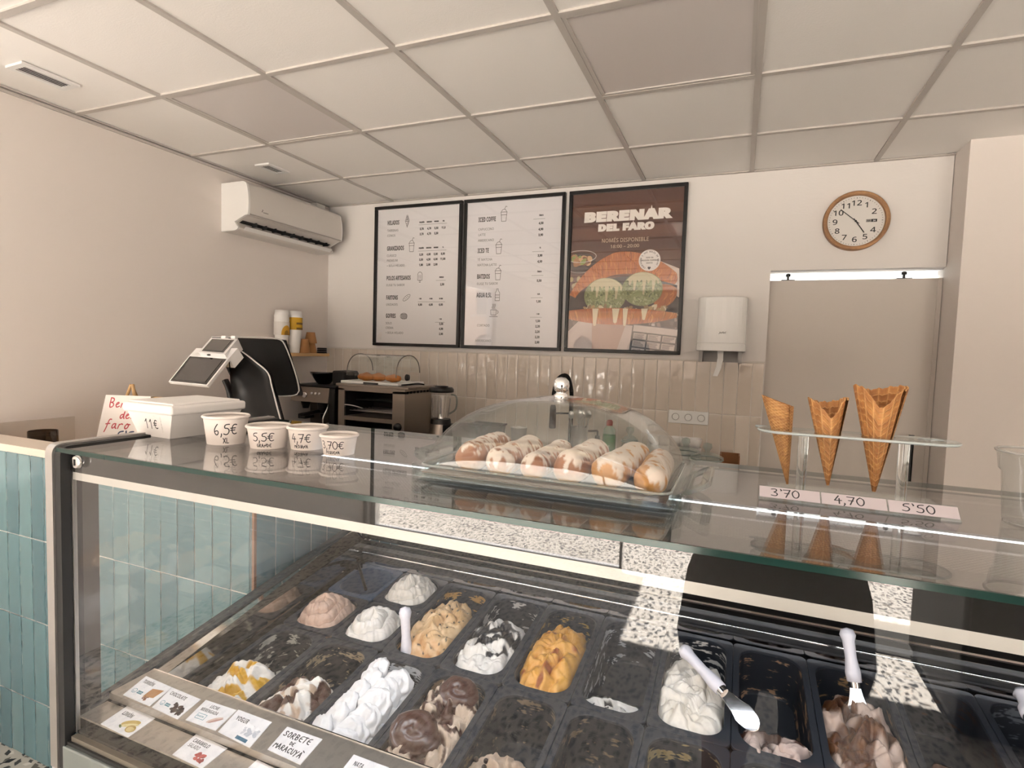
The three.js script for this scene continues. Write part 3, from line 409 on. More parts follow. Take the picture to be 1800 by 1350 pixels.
ice(5, -.62, (() => { const f = worked(.03, 291, 22); return mass(.12, .16, 2.6, (x, z, r) => -.075 + f(x, z), (x, z) => mixc(K.beige, K.choc, .4 + .6 * noise(x * 30, z * 30, 3)), { nr: 36, nt: 110, skirt: .03, edge: .12 }); })(), 'brown scraps of ice cream at the bottom of its tub', 0, 0, -.02);
pan(6, -.5, PD, '#a79468', .42, 'dark tub of custard ice cream with yellow sauce', 19);
ice(6, -.6, (() => { const f = worked(.034, 311, 17); return mass(.136, .24, 2.9, (x, z, r) => .0 + f(x, z) - .02 * r * r, (x, z) => mixc(lin(.74, .62, .44), K.yellow, sstep(.35, .6, noise(x * 24, z * 20, 5))), { nr: 50, nt: 150, edge: .09, seed: 27, skirt: .08 }); })(), 'pale custard ice cream with threads of yellow sauce', 0, 0, -.012);
pan(7, -.5, PD, '#8f8f86', .42, 'dark tub with pale grey ice cream at the front of the case', 20);
ice(7, -.5, (() => { const f = worked(.03, 331, 20); return mass(.134, .26, 2.9, (x, z, r) => -.012 + f(x, z) - .02 * r * r, (x, z) => mixc(lin(.6, .6, .55), K.dark, sstep(.4, .55, noise(x * 30, z * 30, 5))), { nr: 40, nt: 120, edge: .07, skirt: .08 }); })(), 'pale grey ice cream with dark specks');

// spatulas: white handle, steel blade
function spatula(tip, end, label, blade) { // tip: where blade starts (handle collar), end: handle end
  const d = end.clone().sub(tip), L = d.length(), t = thing('ice_cream_spatula', label, 'spatula', [tip.x, tip.y, tip.z], 0, 'ice cream spatulas'); const q = new THREE.Quaternion().setFromUnitVectors(V(0, 1, 0), d.clone().normalize());
  const h = lathe([[0, 0], [.0145, .002], [.0155, .02], [.0115, L * .45], [.0125, L * .75], [.0165, L - .015], [.0125, L - .004], [0, L]], 28); h.applyQuaternion(q); part(t, 'handle', h, mat('#eceaf2', .3, 0, { clearcoat: .4 }));
  if (blade > 0) { const s = new THREE.Shape(); s.moveTo(-.009, 0); s.lineTo(.009, 0); s.quadraticCurveTo(.012, -blade * .4, .02, -blade * .6); s.quadraticCurveTo(.02, -blade * .97, 0, -blade); s.quadraticCurveTo(-.02, -blade * .97, -.02, -blade * .6); s.quadraticCurveTo(-.012, -blade * .4, -.009, 0); const g = extrude(s, .0015, .001, 10); g.applyQuaternion(q); part(t, 'blade', [g, cyl(.012, .0125, .012, 0, -.01, 0).applyQuaternion(q)], M.chrome); }
}
spatula(px(715, 1160, 'z', -1.19), px(712, 1066, 'z', -1.215), 'upright white handled spatula stuck in the piped white sorbet', .09);
spatula(px(1268, 1213, 'z', -1.25), px(1198, 1138, 'z', -1.33), 'white handled spatula lying across the vanilla and scooped out tubs', .10);
spatula(px(1502, 1200, 'z', -1.38), px(1488, 1103, 'z', -1.42), 'upright white handled spatula in the ice cream with nuts', .08);
spatula(px(1812, 1262, 'z', -1.36), px(1795, 1212, 'z', -1.42), 'white handled spatula beyond the dark chocolate tub', .08);
// black stand in the back corner
{ const t = thing('black_stand', 'small black folding stand over the empty tub in the back corner', 'stand', [0, 0, 0]); const zt = -1.47, zl = -1.36;
  const a = px(558, 978, 'z', zt), b = px(634, 990, 'z', zt); part(t, 'cross_bar', [bx(a.x, b.x, a.y - .012, a.y + .004, zt - .012, zt + .012, .002), bx(a.x, b.x, a.y - .03, a.y - .012, zt - .004, zt + .004)], M.black);
  for (const [u, v, w, x, z] of [[560, 980, 543, 1020, zl], [565, 980, 573, 1014, -1.45], [630, 992, 643, 1036, zl]]) { const p = px(u, v, 'z', zt), q = px(w, x, 'z', z); part(t, 'leg', bar(p, q, .0055, 6), M.black); } }

// price and flavour cards
function card(corners, y, draw, label, w = 384, h = 276) {
  const c = corners.map(([u, v]) => px(u, v, 'y', y)); const [tl, bl, br, tr] = c; // photo order: top, left, bottom, right

  const t = thing('flavour_card', label, 'card', [(tl.x + br.x) / 2, y, (tl.z + br.z) / 2], 0, 'flavour cards on the steel shelf');
  const off = (p) => V(p.x - t.position.x, .0009, p.z - t.position.z); const [a, b, e, f] = [off(tl), off(tr), off(br), off(bl)];
  part(t, 'sheet', quadSlab(a, b, e, f, .0008), mat('#ececee', .45));
  const lift = (p) => V(p.x * .985, .0011, p.z * .985); const pg = quadSlab(lift(a), lift(b), lift(e), lift(f), .00015); const pm = mat('#ffffff', .45); pm.map = canvasTex(w, h, (x) => { x.fillStyle = '#efeff1'; x.fillRect(0, 0, w, h); draw(x, w, h); }); part(t, 'print', pg, pm); return t;
}
const cond = (x, s, X, Y, size, color = '#222', sx = .62, w = 'bold') => { x.save(); x.translate(X, Y); x.scale(sx, 1); x.fillStyle = color; x.font = `${w} ${size}px sans-serif`; x.fillText(s, 0, 0); x.restore(); };
const blob = (x, cx, cy, rx, ry, col, rot = 0) => { x.fillStyle = col; x.beginPath(); x.ellipse(cx, cy, rx, ry, rot, 0, 7); x.fill(); };
const stamp = (x, cx, cy) => { x.strokeStyle = '#4d8fa0'; x.lineWidth = 5; x.beginPath(); x.arc(cx, cy, 26, 0, 7); x.stroke(); x.beginPath(); x.arc(cx, cy, 12, .3, 2.9); x.stroke(); x.fillStyle = '#3f7f90'; x.fillRect(cx + 45, cy - 18, 66, 36); cond(x, 'SIN GLUTEN', cx + 48, cy + 8, 20, '#e8f2f4', .5); };
const clump = (x, cx, cy, R, cols, n, seed) => { const r = rng(seed); for (let i = 0; i < n; i++) blob(x, cx + (r() - .5) * R * 1.6, cy + (r() - .5) * R, R * (.22 + .2 * r()), R * (.14 + .14 * r()), cols[i % cols.length], r() * 3); };
card([[257, 1189], [216, 1222], [263, 1242], [303, 1209]], SH1, (x) => { cond(x, 'TURRÓN', 40, 80, 60); stamp(x, 60, 190); x.fillStyle = '#b5824f'; x.beginPath(); x.moveTo(220, 100); x.lineTo(350, 70); x.lineTo(330, 190); x.lineTo(210, 220); x.fill(); clump(x, 250, 225, 40, ['#7c4630', '#96603a'], 8, 3); }, 'flavour card reading turrón with a nougat slice');
card([[303, 1209], [267, 1244], [312, 1265], [353, 1230]], SH1, (x) => { cond(x, 'CHOCOLATE', 40, 80, 60); stamp(x, 60, 190); clump(x, 280, 190, 80, ['#3a2521', '#4d332c', '#2b1a18'], 26, 5); }, 'flavour card reading chocolate with dark chunks');
card([[362, 1231], [326, 1266], [379, 1285], [416, 1249]], SH1, (x) => { cond(x, 'LECHE', 110, 70, 56); cond(x, 'MERENGADA', 40, 128, 56); x.strokeStyle = '#4d8fa0'; x.lineWidth = 5; x.strokeRect(60, 160, 110, 62); cond(x, 'SIN GLUTEN', 66, 200, 26, '#3f7f90', .55); x.save(); x.translate(280, 180); x.rotate(-.7); blob(x, 0, 0, 80, 22, '#d8c0b2'); blob(x, 10, 14, 70, 12, '#b98f84'); x.restore(); }, 'flavour card reading leche merengada with cinnamon sticks');
card([[419, 1248], [383, 1287], [439, 1315], [478, 1270]], SH1, (x) => { cond(x, 'YOGUR', 50, 100, 66); clump(x, 280, 150, 84, ['#d3d5da', '#f8f8fa', '#c2c6ce'], 24, 8); x.fillStyle = '#3d6d88'; x.fillRect(190, 226, 130, 36); }, 'flavour card reading yogur with a white swirl');
card([[505, 1278], [470, 1318], [528, 1345], [567, 1300]], SH1, (x) => { handText(x, 'SORBETE', 24, 36, 58, 9, '#15151a'); handText(x, 'DE', 150, 120, 36, 8, '#15151a'); handText(x, 'MARACUYA', 20, 178, 54, 9, '#15151a'); x.strokeStyle = '#15151a'; x.lineWidth = 7; x.beginPath(); x.moveTo(318, 160); x.lineTo(336, 172); x.stroke(); }, 'hand lettered card for passion fruit sorbet in black marker');
card([[226, 1240], [177, 1273], [225, 1297], [273, 1263]], SH2, (x) => { cond(x, 'LIMÓN', 50, 110, 66); x.save(); x.translate(250, 150); x.rotate(-.5); blob(x, 0, 0, 90, 38, '#c9ad5c'); blob(x, 0, 26, 84, 22, '#e6d9a2'); x.restore(); blob(x, 310, 200, 52, 44, '#b99b55'); blob(x, 312, 206, 40, 30, '#d9c588'); blob(x, 190, 218, 26, 10, '#5d6f3a', .5); }, 'flavour card reading limón with lemon wedges');
card([[346, 1290], [303, 1327], [355, 1352], [400, 1316]], SH2, (x) => { cond(x, 'CARAMELO', 40, 90, 60); cond(x, 'SALADO', 40, 148, 60, '#777'); clump(x, 270, 200, 70, ['#a83a36', '#8d2925', '#c2524a'], 18, 4); }, 'flavour card reading caramelo salado with red sweets');
card([[452, 1336], [412, 1372], [466, 1400], [506, 1362]], SH2, (x) => { clump(x, 270, 190, 60, ['#8d9a55', '#a9b06c'], 14, 6); }, 'flavour card at the front edge with green nuts');
card([[622, 1327], [590, 1368], [648, 1396], [684, 1350]], SH1, (x) => { cond(x, 'NATA', 60, 100, 66); clump(x, 260, 180, 70, ['#ece8e0', '#d9d4ca'], 16, 2); }, 'flavour card reading nata in front of the marbled ice cream');

// ================================================================ ON THE BACK WALL
function framed(x0, x1, y0, y1, tex, label, name, category, group) {
  const t = thing(name, label, category, [(x0 + x1) / 2, y0, ZB], 0, group), w = x1 - x0, h = y1 - y0, f = .021, d = .03;
  for (const g of [bx(-w / 2, w / 2, 0, f, 0, d, .003), bx(-w / 2, w / 2, h - f, h, 0, d, .003), bx(-w / 2, -w / 2 + f, f, h - f, 0, d, .003), bx(w / 2 - f, w / 2, f, h - f, 0, d, .003)]) part(t, 'frame_bar', g, M.black);
  const m = mat('#ffffff', .6); m.map = tex; part(t, 'print', plane(w - 2 * f, h - 2 * f), m, [0, h / 2, .012]); part(t, 'backing', bx(-w / 2 + .01, w / 2 - .01, .01, h - .01, .001, .011), M.white);
  part(t, 'glazing', bx(-w / 2 + f, w / 2 - f, f, h - f, .0195, .0215), M.glass);
}
const MW = 1024, MH = 1463, ink = '#2b2929';
function menuText(x, s, u, v, size, o = {}) { x.save(); x.translate(u * MW, v * MH); x.scale(o.sx ?? 1, 1); x.fillStyle = o.c ?? ink; x.font = `${o.b ? 'bold ' : ''}${size}px sans-serif`; x.textAlign = o.a ?? 'left'; x.fillText(s, 0, 0); if (o.b) { x.strokeStyle = o.c ?? ink; x.lineWidth = 2.5; x.strokeText(s, 0, 0); } x.restore(); }
const head = (x, s, u, v) => menuText(x, s, u, v, 62, { b: 1, sx: .56 }), item = (x, s, u, v) => menuText(x, s, u, v, 32, { c: '#474444' }), price = (x, s, u, v) => menuText(x, s, u, v, 31, { b: 1, sx: .8, a: 'center' }), small = (x, s, u, v) => menuText(x, s, u, v, 17, { b: 1, sx: .8, a: 'center' });
const rule = (x, a, b, v) => { x.fillStyle = '#777'; x.fillRect(a * MW, v * MH, (b - a) * MW, 3); };
const ico = (x, u, v, f) => { x.save(); x.translate(u * MW, v * MH); x.strokeStyle = ink; x.lineWidth = 4; x.lineJoin = x.lineCap = 'round'; f(x); x.restore(); };
const lines = (x, ...ps) => { for (const p of ps) { x.beginPath(); x.moveTo(p[0], p[1]); for (let i = 2; i < p.length; i += 2) x.lineTo(p[i], p[i + 1]); x.stroke(); } };
const cupIcon = (x) => { lines(x, [-32, -40, -24, 52, 24, 52, 32, -40], [-36, -40, 36, -40], [-30, -12, 30, -12]); x.beginPath(); x.arc(0, -40, 27, Math.PI, 0); x.stroke(); lines(x, [5, -66, 18, -96, 32, -92]); };
const menu1 = canvasTex(MW, MH, (x) => {
  x.fillStyle = '#e4e1e2'; x.fillRect(0, 0, MW, MH); const cols = [.55, .64, .725, .81];
  head(x, 'HELADOS', .12, .115); item(x, 'TARRINAS', .12, .165); item(x, 'CONOS', .12, .203); ico(x, .37, .095, (c) => { lines(c, [-24, 0, 0, 66, 24, 0, -24, 0], [-10, 30, 14, 6], [-3, 50, 18, 14]); for (let k = 0; k < 4; k++) { c.beginPath(); c.ellipse(0, -8 - k * 15, 24 - k * 5, 10, -.2, 0, 7); c.stroke(); } });
  cols.forEach((u, i) => small(x, ['PEQUEÑO', 'MEDIANO', 'GRANDE', 'XXL'][i], u, .115)); rule(x, .51, .85, .127); ['3,70', '4,70', '5,50', '11,0'].forEach((s, i) => price(x, s, cols[i], .165)); ['3,70', '4,70', '5,50'].forEach((s, i) => price(x, s, cols[i], .203));
  head(x, 'GRANIZADOS', .12, .305); item(x, 'CLÁSICO', .12, .352); item(x, 'PREMIUM', .12, .389); item(x, '+ BOLA HELADO', .12, .427); ico(x, .43, .285, cupIcon);
  cols.forEach((u, i) => small(x, ['PEQUEÑO', 'MEDIANO', 'GRANDE', '1L'][i], u, .302)); rule(x, .51, .85, .318); ['3,20', '4,00', '5,00', '8,00'].forEach((s, i) => price(x, s, cols[i], .352)); ['3,50', '4,50', '6,00', '11,00'].forEach((s, i) => price(x, s, cols[i], .389)); ['1,80', '2,00', '2,00'].forEach((s, i) => price(x, s, cols[i], .427));
  head(x, 'POLOS ARTESANOS', .12, .527); item(x, 'ELIGE TU SABOR', .12, .572); ico(x, .54, .508, (c) => { c.beginPath(); c.moveTo(-28, 34); c.lineTo(-28, -20); c.bezierCurveTo(-28, -64, 28, -64, 28, -20); c.lineTo(28, 34); c.closePath(); c.stroke(); lines(c, [-6, 34, -6, 58, 6, 58, 6, 34], [-10, -20, -10, 18], [10, -20, 10, 18]); }); small(x, 'UNIDAD', .80, .517); rule(x, .735, .85, .535); price(x, '2,50', .81, .572);
  head(x, 'FARTONS', .12, .672); item(x, 'UNIDADES', .12, .718); ico(x, .38, .66, (c) => { c.rotate(-.62); c.beginPath(); c.ellipse(0, 0, 54, 20, 0, 0, 7); c.stroke(); lines(c, [-26, -4, -18, 6], [-4, -6, 4, 6], [18, -6, 26, 4]); }); [.55, .68, .80].forEach((u, i) => { small(x, ['1 UD', '6 UDS', '10 UDS'][i], u, .672); price(x, ['0,80', '4,00', '6,00'][i], u, .718); }); rule(x, .52, .85, .69);
  head(x, 'GOFRES', .12, .81); item(x, 'SOLO', .12, .858); item(x, 'CREMA', .12, .894); item(x, '+ BOLA HELADO', .12, .931); ico(x, .35, .797, (c) => { c.beginPath(); c.ellipse(0, 0, 44, 32, 0, 0, 7); c.stroke(); for (let k = -2; k < 3; k++) lines(c, [k * 15, -26, k * 15 + 6, 26], [-38, k * 11, 38, k * 11 + 4]); }); small(x, '1 UD', .80, .82); rule(x, .735, .85, .838); price(x, '3,50', .81, .858); price(x, '4,00', .81, .894); price(x, '2,00', .81, .931);
});
const menu2 = canvasTex(MW, MH, (x) => {
  x.fillStyle = '#e2dfe2'; x.fillRect(0, 0, MW, MH);
  head(x, 'ICED COFFE', .125, .135); item(x, 'CAPUCCINO', .125, .195); item(x, 'LATTE', .125, .233); item(x, 'AMERICANO', .125, .272); ico(x, .40, .105, cupIcon); small(x, 'ÚNICO', .79, .12); rule(x, .71, .83, .138); price(x, '4,50', .79, .175); price(x, '4,90', .79, .215); price(x, '3,90', .79, .253);
  head(x, 'ICED TE', .125, .35); item(x, 'TÉ MATCHA', .125, .405); item(x, 'MATCHA LATTE', .125, .443); ico(x, .355, .325, cupIcon); small(x, '1L', .79, .335); rule(x, .71, .83, .355); price(x, '3,90', .79, .39); price(x, '4,50', .79, .43);
  head(x, 'BATIDOS', .125, .53); item(x, 'ELIGE TU SABOR', .125, .573); ico(x, .355, .505, cupIcon); small(x, 'ÚNICO', .79, .495); rule(x, .71, .83, .515); price(x, '5,50', .79, .558);
  head(x, 'AGUA 0,5L', .125, .66); ico(x, .355, .645, (c) => { lines(c, [-9, -62, 9, -62, 9, -46, 24, -22, 24, 58, -24, 58, -24, -22, -9, -46, -9, -62], [-24, 0, 24, 0], [-24, 26, 24, 26]); }); small(x, '0,5L', .79, .645); rule(x, .71, .83, .665); price(x, '1,00', .79, .698);
  ico(x, .32, .765, (c) => { lines(c, [-34, -24, -30, 28, 26, 28, 30, -24, -34, -24], [-46, 44, 44, 44]); c.beginPath(); c.arc(36, -2, 15, -1.4, 1.4); c.stroke(); for (const k of [-14, 0, 14]) { c.beginPath(); c.moveTo(k, -36); c.quadraticCurveTo(k - 8, -50, k, -60); c.quadraticCurveTo(k + 7, -72, k, -84); c.stroke(); } }); small(x, '1 UD', .79, .78); rule(x, .71, .83, .797); ['1,50', '2,20', '2,20', '2,20', '2,60'].forEach((s, i) => price(x, s, .79, .83 + i * .036)); item(x, 'CORTADO', .14, .866); item(x, 'AMERICANO', .125, .973);
});
const poster = canvasTex(MW, MH, (x) => {
  const W = MW, H = MH, r = rng(3); x.fillStyle = '#5f3b2e'; x.fillRect(0, 0, W, H);
  for (let k = 0; k < 9; k++) { x.fillStyle = ['#5a372b', '#65402f', '#573428', '#6b4434'][k % 4]; x.fillRect(0, k * 108, W, 105); } for (let k = 0; k < 500; k++) { x.fillStyle = `rgba(${r() > .5 ? '40,20,14' : '140,98,76'},${.05 + .1 * r()})`; x.fillRect(r() * W - 200, r() * 980, 150 + r() * 500, 1 + r() * 3); }
  x.fillStyle = '#3b2a24'; x.fillRect(0, 960, W, H - 960); for (let k = 0; k < 90; k++) { x.fillStyle = ['#c6bdb8', '#8b7468', '#574840', '#a58b7a'][k % 4]; const a = r() * W, b = 1120 + r() * 340; x.save(); x.translate(a, b); x.rotate(r() * 3); x.fillRect(0, 0, 12 + r() * 40, 6 + r() * 26); x.restore(); }
  x.fillStyle = '#c9bcb6'; x.beginPath(); x.moveTo(0, 1300); x.lineTo(120, 1180); x.lineTo(640, 1240); x.lineTo(610, H); x.lineTo(0, H); x.fill(); x.fillStyle = '#b79b8c'; x.beginPath(); x.moveTo(230, 1180); x.lineTo(560, 1210); x.lineTo(480, H); x.lineTo(240, H); x.fill();
  x.save(); x.translate(620, 1220); x.rotate(.1); x.fillStyle = '#3a3532'; x.fillRect(0, 0, 420, 300); x.fillStyle = '#cfc6c0'; x.fillRect(10, 8, 400, 60); x.strokeStyle = '#2a2624'; x.lineWidth = 5; for (let k = 0; k < 9; k++) { x.fillStyle = '#cfc6c0'; x.fillRect(20 + (k % 3) * 132, 80 + Math.floor(k / 3) * 70, 118, 54); x.fillStyle = '#4a423e'; for (let q = 0; q < 5; q++) x.fillRect(28 + (k % 3) * 132, 88 + Math.floor(k / 3) * 70 + q * 9, 60 + r() * 40, 4); } x.restore();
  // bowl of nuts
  x.save(); blob(x, 95, 640, 150, 96, '#4d3a33'); for (let k = 0; k < 26; k++) blob(x, 20 + r() * 170, 590 + r() * 70, 26 + r() * 16, 18 + r() * 10, ['#b98a62', '#8a5c3e', '#d4ac80', '#96a05a', '#a87752'][k % 5], r() * 3); x.strokeStyle = 'rgba(230,225,225,.75)'; x.lineWidth = 7; x.beginPath(); x.ellipse(95, 585, 152, 56, 0, 0, 7); x.stroke(); x.lineWidth = 4; x.beginPath(); x.ellipse(95, 690, 128, 50, 0, .1, 3); x.stroke(); x.restore();
  for (let k = 0; k < 14; k++) blob(x, 10 + r() * 110, 790 + r() * 90, 24, 18, ['#b9a27a', '#8d7550', '#a99461'][k % 3], r() * 3);
  // croissant
  const crumb = (path, base) => { x.save(); x.beginPath(); path(); x.fillStyle = base; x.fill(); x.clip(); for (let k = 0; k < 620; k++) { const a = r() * W, b = 500 + r() * 760; x.strokeStyle = ['#8e4a22', '#d99455', '#a95c2c', '#e8b274', '#74391a'][k % 5]; x.globalAlpha = .45; x.lineWidth = 3 + r() * 7; x.beginPath(); x.moveTo(a, b); x.quadraticCurveTo(a + 14, b + 30, a + (512 - a) * .06, b + 50 + r() * 60); x.stroke(); } x.globalAlpha = 1; x.restore(); };
  x.fillStyle = '#d8c7bb'; x.beginPath(); x.moveTo(820, 640); x.lineTo(1010, 720); x.lineTo(1024, 980); x.lineTo(860, 900); x.fill();
  crumb(() => { x.moveTo(0, 950); x.bezierCurveTo(60, 820, 200, 640, 420, 560); x.bezierCurveTo(640, 520, 860, 640, 990, 760); x.bezierCurveTo(1010, 830, 1000, 860, 940, 880); x.bezierCurveTo(800, 760, 480, 720, 330, 800); x.bezierCurveTo(220, 840, 90, 900, 60, 980); }, '#bd6f38');
  x.fillStyle = '#35201a'; x.beginPath(); x.moveTo(60, 980); x.bezierCurveTo(200, 830, 430, 760, 700, 780); x.lineTo(1000, 870); x.lineTo(1000, 1010); x.lineTo(120, 1060); x.fill();
  crumb(() => { x.moveTo(760, 900); x.bezierCurveTo(860, 830, 960, 860, 1000, 900); x.bezierCurveTo(1010, 1000, 960, 1060, 820, 1090); }, '#a8602f');
  const scoop = (cx, cy, R) => { const g = x.createRadialGradient(cx, cy, 10, cx, cy, R); g.addColorStop(0, '#8d9465'); g.addColorStop(1, '#868d5f'); x.fillStyle = g; x.beginPath(); x.ellipse(cx, cy, R, R * .84, 0, 0, 7); x.fill(); for (let k = 0; k < 240; k++) { const a = r() * 6.28, q = Math.sqrt(r()) * R * .95; blob(x, cx + Math.cos(a) * q, cy + Math.sin(a) * q * .84, 4 + r() * 14, 3 + r() * 6, ['#6f764a', '#a3a97d', '#59603a', '#b3b58c'][k % 4], r() * 3); }
    x.fillStyle = '#cdc3a0'; x.beginPath(); x.moveTo(cx - R * .8, cy - R * .42); x.bezierCurveTo(cx - R * .5, cy - R * .96, cx + R * .5, cy - R * .96, cx + R * .82, cy - R * .4); const dr = [.1, .5, .05, .62, .0, .42, .15]; for (let k = 0; k < 7; k++) { const a = cx + R * (.82 - k * .23), e = cy - R * .38 + R * dr[k]; x.lineTo(a - R * .02, e); x.quadraticCurveTo(a - R * .06, e + R * .09, a - R * .1, e); x.quadraticCurveTo(a - R * .11, cy - R * .42, a - R * .17, cy - R * .46); } x.fill(); };
  scoop(690, 900, 185); scoop(345, 960, 200);
  for (let k = 0; k < 60; k++) blob(x, 40 + r() * 900, 1060 + r() * 60, 16 + r() * 20, 10 + r() * 10, ['#d9cdb2', '#b79a6c', '#8d7350'][k % 3], r() * 3);
  crumb(() => { x.moveTo(0, 1100); x.bezierCurveTo(300, 1060, 700, 1070, 1010, 1120); x.lineTo(1010, 1160); x.bezierCurveTo(720, 1250, 260, 1250, 0, 1180); }, '#b4602c');
  x.fillStyle = '#e5d9bd'; for (const [a, w, l] of [[230, 60, 150], [420, 70, 120], [520, 50, 150], [690, 60, 90]]) { x.beginPath(); x.moveTo(a, 1080); x.lineTo(a + w, 1080); x.lineTo(a + w * .7, 1080 + l); x.arc(a + w * .45, 1080 + l, w * .25, 0, Math.PI); x.fill(); }
  // lettering
  const heavy = (s, y, size, width, lw) => { x.save(); x.font = `bold ${size}px sans-serif`; const m = x.measureText(s).width; x.translate(W / 2, y); x.transform(1, 0, -.03, 1, 0, 0); x.scale(width / m, 1); x.textAlign = 'center'; x.fillStyle = x.strokeStyle = '#f0e9e2'; x.lineWidth = lw; x.lineJoin = 'miter'; x.strokeText(s, 0, 0); x.fillText(s, 0, 0); x.restore(); };
  heavy('BERENAR', 262, 116, 800, 15); heavy('DEL FARO', 354, 82, 520, 11);
  const txt = (s, y, size, width) => { x.save(); x.font = `${size}px sans-serif`; const m = x.measureText(s).width; x.translate(W / 2, y); x.scale(width / m, 1); x.textAlign = 'center'; x.fillStyle = '#cfb8a0'; x.strokeStyle = '#cfb8a0'; x.lineWidth = 1.5; x.strokeText(s, 0, 0); x.fillText(s, 0, 0); x.restore(); }; txt('NOMÉS DISPONIBLE', 462, 48, 440); txt('18:00 – 20:00', 516, 40, 270);
  x.save(); x.translate(745, 640); blob(x, 0, 0, 98, 98, '#ece6e2'); x.fillStyle = '#4a3a34'; x.font = 'bold 19px sans-serif'; const ring = 'CROISSANT I DOS BOLES DE GELAT · '; for (let k = 0; k < ring.length; k++) { x.save(); x.rotate(-2.6 + k * .163); x.fillText(ring[k], -6, -72); x.restore(); } x.textAlign = 'center'; x.font = 'bold 17px sans-serif'; x.fillText('AMB UN', 0, -18); x.fillText('DELICIÓS TOPPING', 0, 6); x.fillText('GRATIS', 0, 30); blob(x, -6, 66, 8, 8, '#2c211d'); blob(x, 6, 66, 8, 8, '#2c211d'); x.beginPath(); x.moveTo(-13, 70); x.lineTo(13, 70); x.lineTo(0, 86); x.fill(); x.restore();
});
framed(-2.54, -1.818, 1.605, 2.62, menu1, 'black framed menu headed helados, nearest the air conditioner', 'framed_menu', 'menu', 'framed menus on the back wall');
framed(-1.803, -1.078, 1.605, 2.62, menu2, 'black framed menu headed iced coffe, between the other menu and the brown poster', 'framed_menu', 'menu', 'framed menus on the back wall');
framed(-1.052, -.328, 1.605, 2.62, poster, 'black framed brown poster of a croissant filled with green ice cream', 'framed_poster', 'poster');

{ // clock
  const t = thing('wall_clock', 'round wall clock with wooden rim and white face', 'clock', [.538, 2.346, ZB]); const R = .155;
  const woodTex = dataTex(256, 256, (u, v) => { const n = tn(u, v, 6) * 20 + tn(u, v, 50, 3) * 16; return [164 + n, 122 + n * .8, 84 + n * .5]; }); const wm = mat('#ffffff', .55); wm.map = woodTex;
  part(t, 'rim', lathe([[R - .02, 0], [R, 0], [R, .034], [R - .004, .039], [R - .018, .039], [R - .021, .03], [R - .021, .012]], 72), wm, null, [Math.PI / 2, 0, 0]);
  const face = canvasTex(512, 512, (x) => { x.fillStyle = '#dedad5'; x.fillRect(0, 0, 512, 512); x.translate(256, 256); x.fillStyle = '#222'; for (let k = 0; k < 60; k++) { x.save(); x.rotate(k * Math.PI / 30); x.fillRect(-2, -238, k % 5 ? 3 : 5, k % 5 ? 8 : 12); x.restore(); } x.font = '78px sans-serif'; x.textAlign = 'center'; x.strokeStyle = '#222'; x.lineWidth = 2; for (let k = 1; k <= 12; k++) if (k !== 3) { const a = k * Math.PI / 6; x.save(); x.translate(Math.sin(a) * 182, -Math.cos(a) * 182 + 25); x.scale(1.15, .9); x.fillText(String(k), 0, 0); x.strokeText(String(k), 0, 0); x.restore(); } x.fillStyle = '#8c8884'; x.fillRect(92, -14, 46, 28); x.fillStyle = '#1d1d1d'; x.fillRect(138, -14, 48, 28); x.fillStyle = '#333'; x.font = 'bold 22px sans-serif'; x.fillText('SA', 115, 8); x.fillStyle = '#eee'; x.fillText('24', 162, 8); });
  const fm = mat('#ffffff', .5); fm.map = face; part(t, 'face', new THREE.CircleGeometry(R - .02, 64), fm, [0, 0, .014]); part(t, 'back', cyl(R - .01, R - .01, .01).rotateX(Math.PI / 2), M.white);
  const hand = (len, w, deg, z) => part(t, 'hand', [bx(-w / 2, w / 2, -len * .22, len, 0, .0015), cyl(.005, .005, .002).rotateX(Math.PI / 2)], M.black, [0, 0, z], [0, 0, -deg * Math.PI / 180]);
  hand(.075, .0045, 146, .018); hand(.098, .0035, 311, .021);
}
